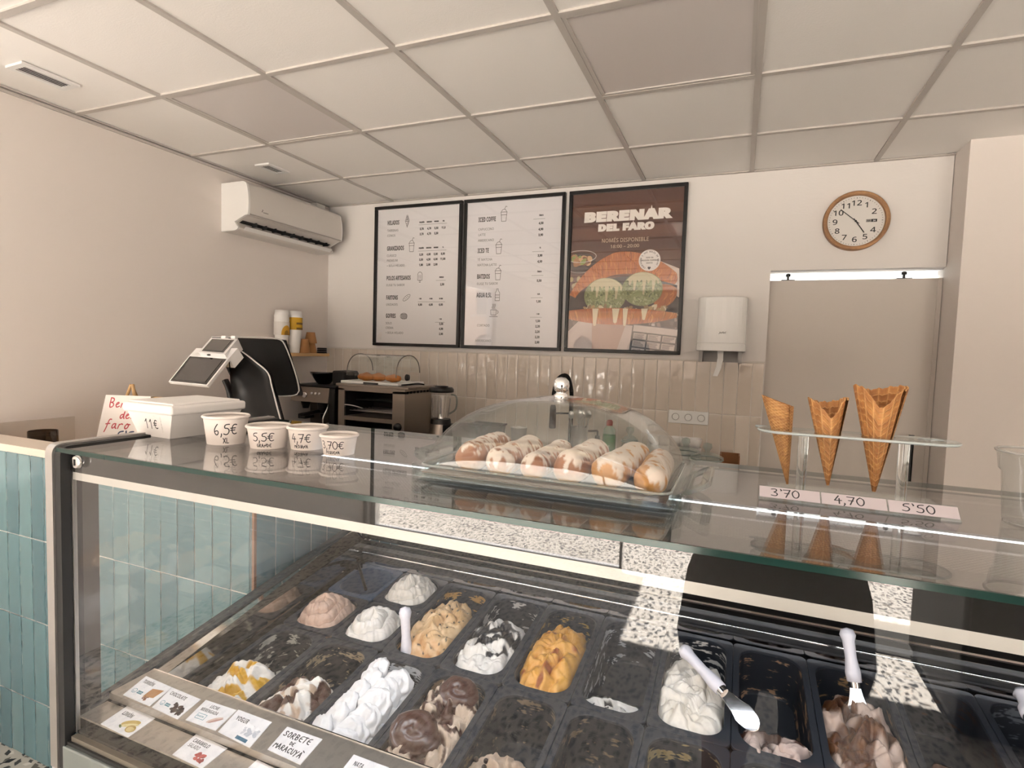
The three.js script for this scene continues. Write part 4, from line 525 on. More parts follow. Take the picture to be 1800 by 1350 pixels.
{ // paper dispenser
  const t = thing('paper_towel_dispenser', 'white rounded paper towel dispenser with a paper strip hanging out', 'dispenser', [-.1, 1.62, ZB]), s = new THREE.Shape();
  s.moveTo(-.125, 0); s.lineTo(-.125, .11); s.bezierCurveTo(-.12, .2, .12, .2, .125, .11); s.lineTo(.125, 0); s.closePath();
  const g = extrude(s, .25, .006, 16); g.rotateX(-Math.PI / 2); g.scale(1, 1, -1); { const p = g.index ? g.toNonIndexed() : g; } const flip = new THREE.BufferGeometry(); const a = g.attributes.position.array; const out = new Float32Array(a.length); for (let i = 0; i < a.length; i += 9) { for (const [d, q] of [[0, 0], [3, 6], [6, 3]]) for (let k = 0; k < 3; k++) out[i + d + k] = a[i + q + k]; } flip.setAttribute('position', new THREE.BufferAttribute(out, 3)); const cover = mergeVertices(flip); cover.computeVertexNormals();
  part(t, 'cover', flipN(flip), M.whiteGloss, [0, .06, .002]);
  const s2 = new THREE.Shape(); s2.moveTo(-.128, 0); s2.lineTo(-.128, .11); s2.bezierCurveTo(-.123, .205, .123, .205, .128, .11); s2.lineTo(.128, 0); s2.closePath();
  const g2 = extrude(s2, .035, .004, 16); g2.rotateX(Math.PI / 2); part(t, 'lower_band', g2, M.whiteGloss, [0, .052, .002]);
  part(t, 'mouth', [bx(-.115, -.095, -.05, .02, 0, .12), bx(.095, .115, -.05, .02, 0, .12), bx(-.115, .115, -.05, .02, 0, .01)], mat('#a9a6a3', .4));
  const lg = mat('#ffffff', .3); lg.map = canvasTex(128, 64, (x) => { x.fillStyle = '#e9e8e6'; x.fillRect(0, 0, 128, 64); x.font = 'italic bold 40px sans-serif'; x.fillStyle = '#333'; x.fillText('Jofel', 12, 46); }); part(t, 'logo', bx(-.025, .025, -.011, .011, 0, .001), lg, [.01, .115, .1845]);
  const pts = [[.0, .03, .1], [.002, -.03, .11], [-.004, -.08, .115], [-.02, -.13, .12]]; const gg = []; for (let k = 0; k < 3; k++) { const [x0, y0, z0] = pts[k], [x1, y1, z1] = pts[k + 1]; const w = .017 - k * .001; gg.push(quadSlab(V(x0 - w, y0, z0), V(x0 + w, y0, z0 + .01), V(x1 + w * .85, y1, z1 + .01), V(x1 - w * .85, y1, z1), .002)); } part(t, 'paper_strip', gg, M.paper);
}
function flipN(g) { g.computeVertexNormals(); return g; }
{ // sockets
  const t = thing('socket_strip', 'white triple wall socket plate on the beige tiles', 'socket', [-.263, 1.232, ZB + .008]); part(t, 'plate', bx(-.115, .115, -.039, .039, 0, .009, .004), M.whiteGloss);
  for (const x of [-.0735, 0, .0735]) { const s = part(t, 'socket', lathe([[.024, .0005], [.0245, .0025], [.0215, .003], [.0205, -.004], [0, -.0045]], 30), M.white, [x, 0, .0095], [Math.PI / 2, 0, 0]); part(s, 'hole', cyl(.0033, .0033, .002, -.0095, -.0045, 0), M.black); part(s, 'hole', cyl(.0033, .0033, .002, .0095, -.0045, 0), M.black); part(s, 'recess_ring', new THREE.TorusGeometry(.0195, .0014, 6, 30).rotateX(Math.PI / 2), mat('#7d7874', .6), [0, -.001, 0]); part(s, 'earth_clip', bx(-.002, .002, -.004, .0005, -.0195, -.0165), M.steel); part(s, 'earth_clip', bx(-.002, .002, -.004, .0005, .0165, .0195), M.steel); }
}
{ // air conditioner on the left wall
  const z0 = -2.53, z1 = -3.38, t = thing('air_conditioner', 'white wall mounted air conditioner with an open louvre', 'air conditioner', [XL, 2.275, z0]); const L = z0 - z1;
  const s = new THREE.Shape(); s.moveTo(0, .0); s.lineTo(.1, .0); s.quadraticCurveTo(.128, .003, .135, .016); s.lineTo(.105, .052); s.lineTo(.192, .088); s.lineTo(.213, .09); s.bezierCurveTo(.222, .14, .222, .2, .205, .262); s.quadraticCurveTo(.2, .283, .17, .285); s.lineTo(0, .285); s.closePath();
  const mk = (sh, a, b) => extrude(sh, b - a, .003, 14).rotateY(0).translate(0, 0, -b);
  part(t, 'body', mk(s, .012, L - .012), mat('#d9d3cd', .35)); part(t, 'end_cap', mk(s, 0, .012), M.white); part(t, 'end_cap', mk(s, L - .012, L), M.white);
  part(t, 'louvre_slot', [quadSlab(V(.193, .0855, -.03), V(.193, .0855, -L + .03), V(.106, .0495, -L + .03), V(.106, .0495, -.03), .004), quadSlab(V(.108, .0505, -.03), V(.108, .0505, -L + .03), V(.1345, .019, -L + .03), V(.1345, .019, -.03), .004)], M.black);
  part(t, 'louvre', quadSlab(V(.158, .026, -.04), V(.158, .026, -L + .035), V(.138, .006, -L + .035), V(.138, .006, -.04), .004), M.white);
  part(t, 'front_line', quadSlab(V(.2225, .094, -.012), V(.2225, .094, -L + .012), V(.2185, .088, -L + .012), V(.2185, .088, -.012), .004), mat('#b0aaa4', .5));
  for (let k = 0; k < 9; k++) part(t, 'vane', bx(.12, .16, .04, .065, -.12 - k * .08, -.118 - k * .08), M.gasket);
  const lg = mat('#ffffff', .4); lg.map = canvasTex(128, 64, (x) => { x.fillStyle = '#d9d3cd'; x.fillRect(0, 0, 128, 64); x.font = 'italic bold 34px sans-serif'; x.fillStyle = '#3b3430'; x.fillText('Z', 6, 38); x.font = 'bold 20px sans-serif'; x.fillText('ensitec', 30, 46); }); part(t, 'logo', plane(.075, .037), lg, [.2225, .128, -.13], [0, Math.PI / 2, 0]);
  part(t, 'pipe_cover', [bx(0, .06, .287, .335, -L, -.25, .004), bx(0, .06, .25, .36, -L, -L + .09, .004)], M.white);
}
// ================================================================ BEHIND THE COUNTER
const CT = .92; // worktop height
{ const t = thing('back_counter', 'dark worktop with cabinets along the beige tiled wall', 'counter', [-1.43, 0, -3.17]); part(t, 'worktop', bx(-1.55, 1.55, .885, CT, -.31, .33, .004), mat('#5c554f', .4)); for (let k = 0; k < 5; k++) part(t, 'cabinet_front', bx(-1.54 + k * .618, -1.54 + k * .618 + .61, .1, .88, .28, .3), M.white); part(t, 'carcass', bx(-1.55, 1.55, 0, .885, -.31, .28), M.white); }
{ // shelf in the corner with cups
  const t = single('corner_shelf', bx(XL, -2.8, 1.512, 1.534, -3.3, -2.68, .003), M.wood, 'small wooden shelf in the back corner, carrying paper cups', 'shelf');
  const sy = 1.534;
  const a = px(495, 590, 'x', -2.905), b = px(518, 590, 'x', -2.885);
  const label1 = mat('#ffffff', .6); label1.map = canvasTex(256, 128, (x) => { x.fillStyle = '#d9d5d0'; x.fillRect(0, 0, 256, 128); x.fillStyle = '#777'; for (let k = 0; k < 5; k++) x.fillRect(120, 30 + k * 14, 90, 5); blob(x, 60, 84, 30, 30, '#c9962c'); blob(x, 60, 84, 14, 14, '#8d6a20'); });
  const label2 = mat('#ffffff', .6); label2.map = canvasTex(256, 128, (x) => { x.fillStyle = '#c79a1c'; x.fillRect(0, 0, 256, 128); blob(x, 90, 30, 14, 14, '#5d451a'); x.fillStyle = '#6d521c'; x.fillRect(40, 60, 120, 7); x.fillRect(40, 78, 90, 7); x.fillRect(180, 60, 40, 40); });
  for (const [p, lab, lm, y0, y1] of [[a, 'tall stack of white paper cups with a printed sleeve on the corner shelf', label1, .12, .21], [b, 'tall stack of white paper cups in a yellow band on the corner shelf', label2, .16, .245]]) { const g = thing('paper_cup_stack', lab, 'cups', [p.x, sy, p.z], 0, 'cup stacks on the corner shelf'); part(g, 'lower_cup', lathe([[.03, 0], [.033, .005], [.048, .15], [.046, .15]], 28), M.white); for (let k = 0; k < 4; k++) part(g, 'cup', lathe([[.048, .15 + k * .026], [.05, .176 + k * .026], [.047, .178 + k * .026]], 28), M.white); part(g, 'lid_cup', lathe([[.047, .25], [.044, .29], [0, .29]], 28), M.white); part(g, 'band', lathe([[.0495, y0], [.0512, y0 + .001], [.0512, y1 - .001], [.0495, y1]], 28), lm); }
  for (const [u, z, h, lab] of [[534, -2.87, .1, 'short stack of brown kraft cups turned upside down on the shelf'], [546, -2.89, .15, 'taller stack of brown kraft cups turned upside down on the shelf']]) { const p = px(u, 612, 'x', z), g = thing('kraft_cup_stack', lab, 'cups', [p.x, sy, p.z], 0, 'cup stacks on the corner shelf'); for (const [k, y] of [[0, 0], [1, h - .08]]) part(g, 'cup', lathe([[.042, y], [.044, y + .004], [.029, y + .08], [0, y + .08]], 26), M.kraft); }
  { const p = px(566, 613, 'x', -2.86), g = thing('black_lid_stack', 'low stack of black cup lids at the end of the shelf', 'lids', [p.x, sy, p.z]); for (let k = 0; k < 3; k++) part(g, 'lid', lathe([[0, k * .014 + .012], [.032, k * .014 + .012], [.036, k * .014 + .004], [.038, k * .014]], 26), M.black); }
}
{ // espresso machine
  const t = thing('espresso_machine', 'steel and black espresso machine in the back corner', 'coffee machine', [-2.68, CT, -3.16]); const w = .19, d = .16;
  part(t, 'body', [bx(-w, w, .30, .385, -d, d, .006), bx(-w, w, .04, .30, -d, -.02, .004)], mat('#4c4641', .35, .6)); part(t, 'front_plate', quadSlab(V(-w + .01, .385, d + .004), V(w - .05, .385, d + .004), V(w - .05, .285, d + .02), V(-w + .01, .285, d + .02), .02), mat(lin(.34, .29, .25), .3, .9));
  part(t, 'top_tray', bx(-w, w, .385, .4, -d, d, .004), M.black); part(t, 'side_column', bx(w - .05, w, .0, .385, -d, d + .01, .006), M.blackMatte); part(t, 'drip_tray', bx(-w, w, 0, .05, -.05, d + .03, .004), M.black);
  part(t, 'bean_hopper', lathe([[.04, .4], [.055, .415], [.095, .475], [.097, .487], [0, .487]], 32), M.blackGloss, [-.03, 0, .02]); part(t, 'water_tank', bx(.07, .175, .4, .5, -.1, .06, .012), M.blackMatte);
  part(t, 'gauge', lathe([[0, .006], [.017, .006], [.02, 0]], 24), M.chrome, [-.06, .33, d + .018], [Math.PI / 2, 0, 0]); for (const x of [0, .032, .064]) part(t, 'button', lathe([[0, .005], [.008, .005], [.0095, 0]], 18), M.chrome, [x, .345, d + .015], [Math.PI / 2, 0, 0]); part(t, 'side_dial', lathe([[0, .014], [.022, .014], [.026, 0]], 24), M.steel, [w, .33, .06], [0, 0, -Math.PI / 2]);
  part(t, 'group_head', [cyl(.034, .036, .05, .02, .235, .09), cyl(.03, .034, .03, .02, .205, .09)], M.black); part(t, 'portafilter', [bar([.02, .22, .1], [-.03, .2, .26], .013), cyl(.012, .02, .03, .02, .17, .09)], M.black); part(t, 'steam_wand', tube([[.11, .29, .13], [.13, .25, .17], [.12, .18, .2], [.125, .1, .19]], .006), M.chrome); part(t, 'grinder_spout', [cyl(.02, .035, .05, -.12, .23, .1), bx(-.15, -.09, .16, .18, .05, .14)], M.black); part(t, 'milk_jug', lathe([[.0, .05], [.036, .05], [.038, .07], [.028, .12], [.032, .14], [.03, .14]], 24), M.chrome, [.1, 0, .1]);
}
{ // two deck oven
  const x0 = px(595, 672, 'z', -2.92).x, x1 = px(712, 684, 'z', -2.92).x, y1 = 1.352, t = thing('toaster_oven', 'steel two deck toaster oven on the back counter', 'oven', [(x0 + x1) / 2, CT, -3.08]), w = (x1 - x0) / 2, H = y1 - CT, d = .16;
  const st = mat(lin(.36, .315, .275), .34, .9); part(t, 'shell', [bx(-w, w, .0, .02, -d, d), bx(-w, w, H - .045, H - .015, -d, d), bx(-w, -w + .05, 0, H - .03, -d, d), bx(w - .09, w, 0, H - .03, -d, d), bx(-w, w, 0, H - .03, -d, -d + .01)], st); part(t, 'top_plate', bx(-w - .012, w + .03, H - .015, H, -d - .03, d + .012, .003), st);
  for (const y of [.205, .06]) { part(t, 'deck_shelf', bx(-w + .05, w - .09, y - .008, y + .018, -d + .01, d), st); part(t, 'wire_rack', [0, 1, 2, 3, 4, 5, 6].map((k) => bar([-w + .05, y + .05, -d + .03 + k * .04], [w - .09, y + .05, -d + .03 + k * .04], .0025, 6)), M.steel); for (const zz of [-.05, .05]) part(t, 'heating_rod', tube([[-w + .06, y + .115, zz], [0, y + .12, zz], [w - .1, y + .115, zz]], .005), M.gasket); }
  part(t, 'inner_wall', [bx(-w + .05, -w + .054, .02, H - .05, -d + .01, d - .01), bx(w - .094, w - .09, .02, H - .05, -d + .01, d - .01), bx(-w + .05, w - .09, .02, H - .05, -d + .01, -d + .014)], M.blackMatte); part(t, 'tray_handle', tube([[-w + .06, .285, d + .005], [-w + .09, .3, d + .04], [-w + .16, .295, d + .035], [-w + .2, .28, d + .005]], .004), M.steel);
  part(t, 'timer_knob', lathe([[0, .02], [.022, .02], [.026, 0]], 24), M.black, [w - .045, .18, d], [Math.PI / 2, 0, 0]); for (const y of [.09, .065, .04]) part(t, 'switch', bx(w - .065, w - .025, y, y + .014, d, d + .006), M.black); for (let k = 0; k < 7; k++) part(t, 'vent_hole', bx(w, w + .001, H - .045, H - .03, -d + .04 + k * .04, -d + .062 + k * .04), M.black);
  // tray with pastries on top
  const tx = (x0 + x1) / 2 - .02, tz = -3.1; const tr = thing('pastry_tray', 'white tray with a clear roll top cover on the oven', 'tray', [tx, y1, tz]); part(tr, 'tray_base', bx(-.235, .21, 0, .018, -.15, .16, .006), M.white); part(tr, 'tray_handle', bx(-.05, .06, .003, .014, .158, .166), M.black);
  const arc = []; for (let k = 0; k <= 16; k++) { const a = Math.PI * k / 16 * .94 + .05; arc.push([Math.cos(a) * .14, .018 + Math.pow(Math.sin(a), .55) * .175]); } const gs = []; for (let k = 0; k < 16; k++) { const [z0, ya] = arc[k], [z1, yb] = arc[k + 1]; gs.push(quadSlab(V(-.2, yb, z1), V(.18, yb, z1), V(.18, ya, z0), V(-.2, ya, z0), .0015)); } part(tr, 'cover', gs, M.acrylic);
  for (const x of [-.2, .18]) part(tr, 'cover_rim', tube(arc.map(([z, y]) => [x, y, z]), .0035, 32, 6), mat('#8a827c', .2, .3)); part(tr, 'cover_rim', [bar([-.2, .19, .03], [.18, .19, .03], .003)], mat('#8a827c', .2, .3)); for (const x of [-.2, .18]) part(tr, 'hinge_knob', lathe([[0, .014], [.02, .014], [.022, 0]], 20), M.black, [x + (x > 0 ? .006 : -.006), .05, .03], [0, 0, x > 0 ? -1.57 : 1.57]);
  const bun = (x, z, s, lab) => { const g = new THREE.SphereGeometry(.045 * s, 28, 18), p = g.attributes.position; for (let i = 0; i < p.count; i++) { const a = p.getX(i), b = p.getY(i), c = p.getZ(i), k = 1 + .1 * Math.cos(a * 150 / s); p.setXYZ(i, a * 1.35, b * .62 * k, c * k * .8 + 6 * a * a * .8); } g.computeVertexNormals(); single('croissant', g, mat('#b36f32', .45), lab, 'croissant', 'croissants under the clear cover', [tx + x, y1 + .042, tz + z]); };
  bun(-.11, .05, 1, 'golden croissant beside the cover hinge on the oven tray'); bun(-.03, .03, 1, 'second golden croissant touching the first on the oven tray'); bun(.11, .06, .95, 'single golden croissant apart from the pair on the oven tray');
  single('serving_tongs', [tube([[0, .006, 0], [.06, .012, .0], [.12, .02, -.01], [.15, .016, -.02]], .004), tube([[0, .006, .02], [.06, .014, .025], [.12, .022, .01], [.15, .016, -.02]], .004)], M.black, 'black serving tongs at the edge of the oven top', 'tongs', null, [tx + .2, y1, tz + .1]);
}
{ // blender
  const p = px(775, 730, 'z', -3.1), t = thing('blender', 'blender with clear glass jug and steel base', 'blender', [p.x, CT, -3.1]); const b = .1;
  part(t, 'base', new THREE.CylinderGeometry(.068, .088, .2, 4, 1).rotateY(Math.PI / 4).translate(0, .1, 0), mat(lin(.45, .4, .36), .28, 1)); part(t, 'collar', cyl(.066, .062, .03, 0, .2, 0), M.black); part(t, 'dial', lathe([[0, .016], [.02, .016], [.024, 0]], 24), M.black, [-.0, .1, .056], [Math.PI / 2 - .14, 0, 0]); part(t, 'side_trim', bx(.045, .062, .0, .2, -.055, .055, .004), M.black);
  part(t, 'jug', lathe([[.048, .232], [.055, .26], [.072, .40], [.0735, .405], [.07, .40], [.053, .262]], 36), mat('#ffffff', .03, 0, { transmission: 1, thickness: 0 })); part(t, 'jug_handle', tube([[.07, .39, 0], [.105, .38, 0], [.105, .3, 0], [.06, .265, 0]], .006), mat('#dfe6e6', .05, 0, { transmission: 1, thickness: 0 })); part(t, 'jug_rib', [0, 1, 2, 3, 4, 5].map((k) => bar([Math.cos(k * 1.047) * .054, .25, Math.sin(k * 1.047) * .054], [Math.cos(k * 1.047) * .066, .36, Math.sin(k * 1.047) * .066], .003, 6)), mat('#b9b2aa', .15, .2)); part(t, 'lid', lathe([[.07, .4], [.078, .402], [.079, .42], [.07, .432], [.045, .432], [.042, .44], [0, .44]], 36), M.black); part(t, 'blade_unit', cyl(.02, .012, .03, 0, .232, 0), M.chrome);
}
{ const p = px(832, 775, 'z', -3.12); const tb = (x, z, w, lab) => { const t = thing('grey_food_bin', lab, 'bin', [x, CT, z], 0, 'grey bins beside the blender'); const g = new THREE.CylinderGeometry(.1, .085, .2, 4, 1, true).rotateY(Math.PI / 4).scale(w, 1, .75).translate(0, .1, 0); part(t, 'bin_body', [g, bx(-.06 * w, .06 * w, 0, .006, -.05, .05)], mat('#6b6a69', .5, 0, { side: THREE.DoubleSide })); part(t, 'bin_rim', [bx(-.076 * w, .076 * w, .196, .206, .05, .058), bx(-.076 * w, .076 * w, .196, .206, -.058, -.05), bx(-.076 * w, -.068 * w, .196, .206, -.058, .058), bx(.068 * w, .076 * w, .196, .206, -.058, .058)], mat('#5f5e5d', .5)); };
  tb(px(820, 770, 'z', -3.12).x, -3.12, 1.1, 'grey plastic bin close to the blender'); tb(px(858, 770, 'z', -3.25).x, -3.25, 1.4, 'longer grey plastic bin behind the dome cover'); }
{ const p = px(912, 760, 'z', -3.15); single('steel_beaker', lathe([[0, 0], [.035, 0], [.037, .01], [.05, .19], [.053, .192], [.048, .19], [.034, .012]], 32), M.steel, 'plain steel beaker standing behind the iced buns', 'beaker', null, [p.x, CT + .02, p.z]); p; }
{ const p = px(985, 700, 'z', -3.3), q = px(1000, 760, 'z', -3.3), t = thing('kitchen_tap', 'tall black pull down kitchen tap against the beige tiles', 'tap', [q.x, CT, -3.33]); part(t, 'tap_base', cyl(.028, .026, .05), M.blackMatte); part(t, 'spout', tube([[0, .04, 0], [0, .3, 0], [.0, .46, .02], [-.02, .535, .06], [-.05, .52, .12], [-.066, .44, .15], [-.068, .38, .155]], .013, 40, 12), M.blackMatte); part(t, 'spray_head', lathe([[.017, .22], [.02, .225], [.018, .34], [.014, .36]], 20), M.blackMatte, [-.068, 0, .155]); part(t, 'holder_arm', [bar([0, .3, 0], [-.068, .31, .155], .006)], M.blackMatte); part(t, 'lever', bar([.02, .05, 0], [.08, .09, .02], .006), M.blackMatte); }
{ const p = px(1018, 760, 'z', -3.2), t = thing('utensil_holder', 'steel utensil holder full of kitchen tools', 'utensil holder', [p.x, CT, p.z]); part(t, 'can', lathe([[0, 0], [.05, 0], [.05, .24], [.047, .24], [.047, .01]], 32), M.steel); const r = rng(4);
  for (let k = 0; k < 9; k++) { const a = r() * 6.28, q = .015 + r() * .028; const u = single(['whisk', 'spoon', 'ladle'][k % 3], k % 3 ? [bar([0, 0, 0], [Math.cos(a) * .02, .26, Math.sin(a) * .02], .004, 8), new THREE.SphereGeometry(.017, 14, 10).scale(1, 1.5, .35).translate(Math.cos(a) * .02, .275, Math.sin(a) * .02)] : [bar([0, 0, 0], [Math.cos(a) * .015, .2, Math.sin(a) * .015], .004, 8), tube([[0, .2, 0], [.02, .25, 0], [.0, .31, 0], [-.02, .25, 0], [0, .2, 0]], .0016, 20, 5), tube([[0, .2, 0], [0, .25, .02], [.0, .31, 0], [0, .25, -.02], [0, .2, 0]], .0016, 20, 5)], M.steel, ['wire whisk standing in the steel utensil holder', 'steel spoon standing in the utensil holder', 'steel ladle standing in the utensil holder'][k % 3], 'utensil', 'tools in the utensil holder', [p.x + Math.cos(a) * q, CT + .03 + r() * .03, p.z + Math.sin(a) * q]); } }
{ const p = px(1050, 770, 'z', -3.2), t = thing('soap_dispenser', 'dark grey pump soap dispenser beside the green bottle', 'soap dispenser', [p.x, CT, p.z]); part(t, 'bottle', lathe([[0, 0], [.042, 0], [.044, .01], [.044, .145], [.036, .16], [.016, .165], [0, .165]], 30), mat('#47443f', .5)); part(t, 'pump', [cyl(.016, .014, .03, 0, .165, 0), cyl(.005, .005, .035, 0, .19, 0), bar([0, .224, 0], [-.055, .219, .012], .0065, 8)], mat('#3a3733', .5)); }
{ const p = px(1071, 760, 'z', -3.15), t = thing('dish_soap_bottle', 'green dish soap bottle with a red cap', 'bottle', [p.x, CT, p.z]); part(t, 'liquid', lathe([[0, 0], [.036, 0], [.038, .01], [.038, .2], [.036, .22], [0, .22]], 30).scale(1, 1, .6), mat('#2e7a3c', .12, 0, { clearcoat: .6 })); part(t, 'shoulder', lathe([[.036, .22], [.034, .245], [.018, .262], [.015, .27]], 30).scale(1, 1, .7), mat('#cfe0d0', .1, 0, { transmission: .5, thickness: 0 })); part(t, 'cap', lathe([[.017, .268], [.018, .29], [.012, .3], [0, .302]], 24), mat('#a83a30', .4)); const lm = mat('#ffffff', .5); lm.map = canvasTex(64, 64, (x) => { x.fillStyle = '#2e7a3c'; x.fillRect(0, 0, 64, 64); x.fillStyle = '#cfe3cf'; x.font = 'bold 30px sans-serif'; x.fillText('A2', 12, 42); }); part(t, 'label', plane(.035, .035), lm, [0, .15, .0235]); }
const clear = mat('#f2f6f5', .02, 0, { transmission: 1, thickness: 0 });
function jar(u, v, z, R, H, fill, lab, lidR) { const p = px(u, v, 'z', z), t = thing('glass_jar', lab, 'jar', [p.x, CT, z], 0, 'lidded glass jars on the back counter'); part(t, 'glass_body', lathe([[0, .004], [R * .96, .004], [R, .02], [R, H - .02], [R * .9, H]], 40), clear); part(t, 'lid', lathe([[R * .95, H], [R * 1.04, H + .006], [R * 1.02, H + .014], [R * .6, H + .03], [.012, H + .036], [.012, H + .045], [.024, H + .06], [.02, H + .08], [0, H + .085]], 36), mat('#e4eae8', .04, 0, { transmission: .88, thickness: 0 })); part(t, 'seal_ring', new THREE.TorusGeometry(R * 1.0, .004, 8, 40).rotateX(Math.PI / 2).translate(0, H + .002, 0), mat('#8f9a95', .25)); fill?.(p, t); }
const biscuits = (n, col, R, lab) => (p) => { const g = new RoundedBoxGeometry(.011, .1, .05, 2, .004), m = mat(col, .7); for (let k = 0; k < n; k++) single('biscuit', g, m, lab, 'biscuit', 'biscuits in the glass jars', [p.x + (k - (n - 1) / 2) * .017, CT + .062, p.z + .006 * Math.sin(k * 2.1)], [.18 * Math.sin(k * 1.7), 0, 0]); };
jar(1107, 770, -3.12, .045, .19, null, 'slim glass jar with knobbed lid beside the green bottle');
jar(1205, 790, -3.12, .075, .155, biscuits(7, '#9a6c3c', .06, 'brown biscuit in the jar next to the dome cover'), 'wide glass jar of biscuits partly behind the dome cover');
jar(1243, 800, -3.0, .078, .155, biscuits(8, '#a87b4a', .062, 'brown biscuit in the jar beside the wooden box'), 'wide glass jar of biscuits beside the wooden box');
for (const [k, u] of [1150, 1168, 1188, 1205, 1222].entries()) { const p = px(u, 762, 'z', -3.3); const t = thing('white_cup_stack', 'stack of white porcelain cups by the tiled wall under the sockets', 'cups', [p.x, CT, -3.3], 0, 'white cup stacks under the sockets'); for (let q = 0; q < 4; q++) part(t, 'cup', lathe([[0, .004 + q * .052], [.024, q * .052], [.036, .03 + q * .052], [.039, .058 + q * .052], [.036, .058 + q * .052], [.024, .008 + q * .052]], 26), M.white); }
{ const p = px(1283, 800, 'z', -3.2), t = thing('wooden_box', 'small brown wooden box at the end of the counter', 'box', [p.x, CT, -3.2]); for (const g of [bx(-.05, .05, 0, .008, -.05, .05), bx(-.05, -.043, 0, .16, -.05, .05), bx(.043, .05, 0, .16, -.05, .05), bx(-.05, .05, 0, .16, -.05, -.043), bx(-.05, .05, 0, .06, .043, .05)]) part(t, 'board', g, mat('#8a5a35', .6)); }
for (const [k, u] of [1090, 1100, 1113, 1124].entries()) { const p = px(u, 785, 'z', -3.02); single('wooden_stirrer', bx(-.004, .004, 0, .17, -.0015, .0015, .001), mat('#9b7145', .7), 'thin wooden stirrer standing near the slim jar', 'stirrer', 'wooden stirrers', [p.x, CT, p.z], [0, .4 * k, (k - 1.5) * .06]); }

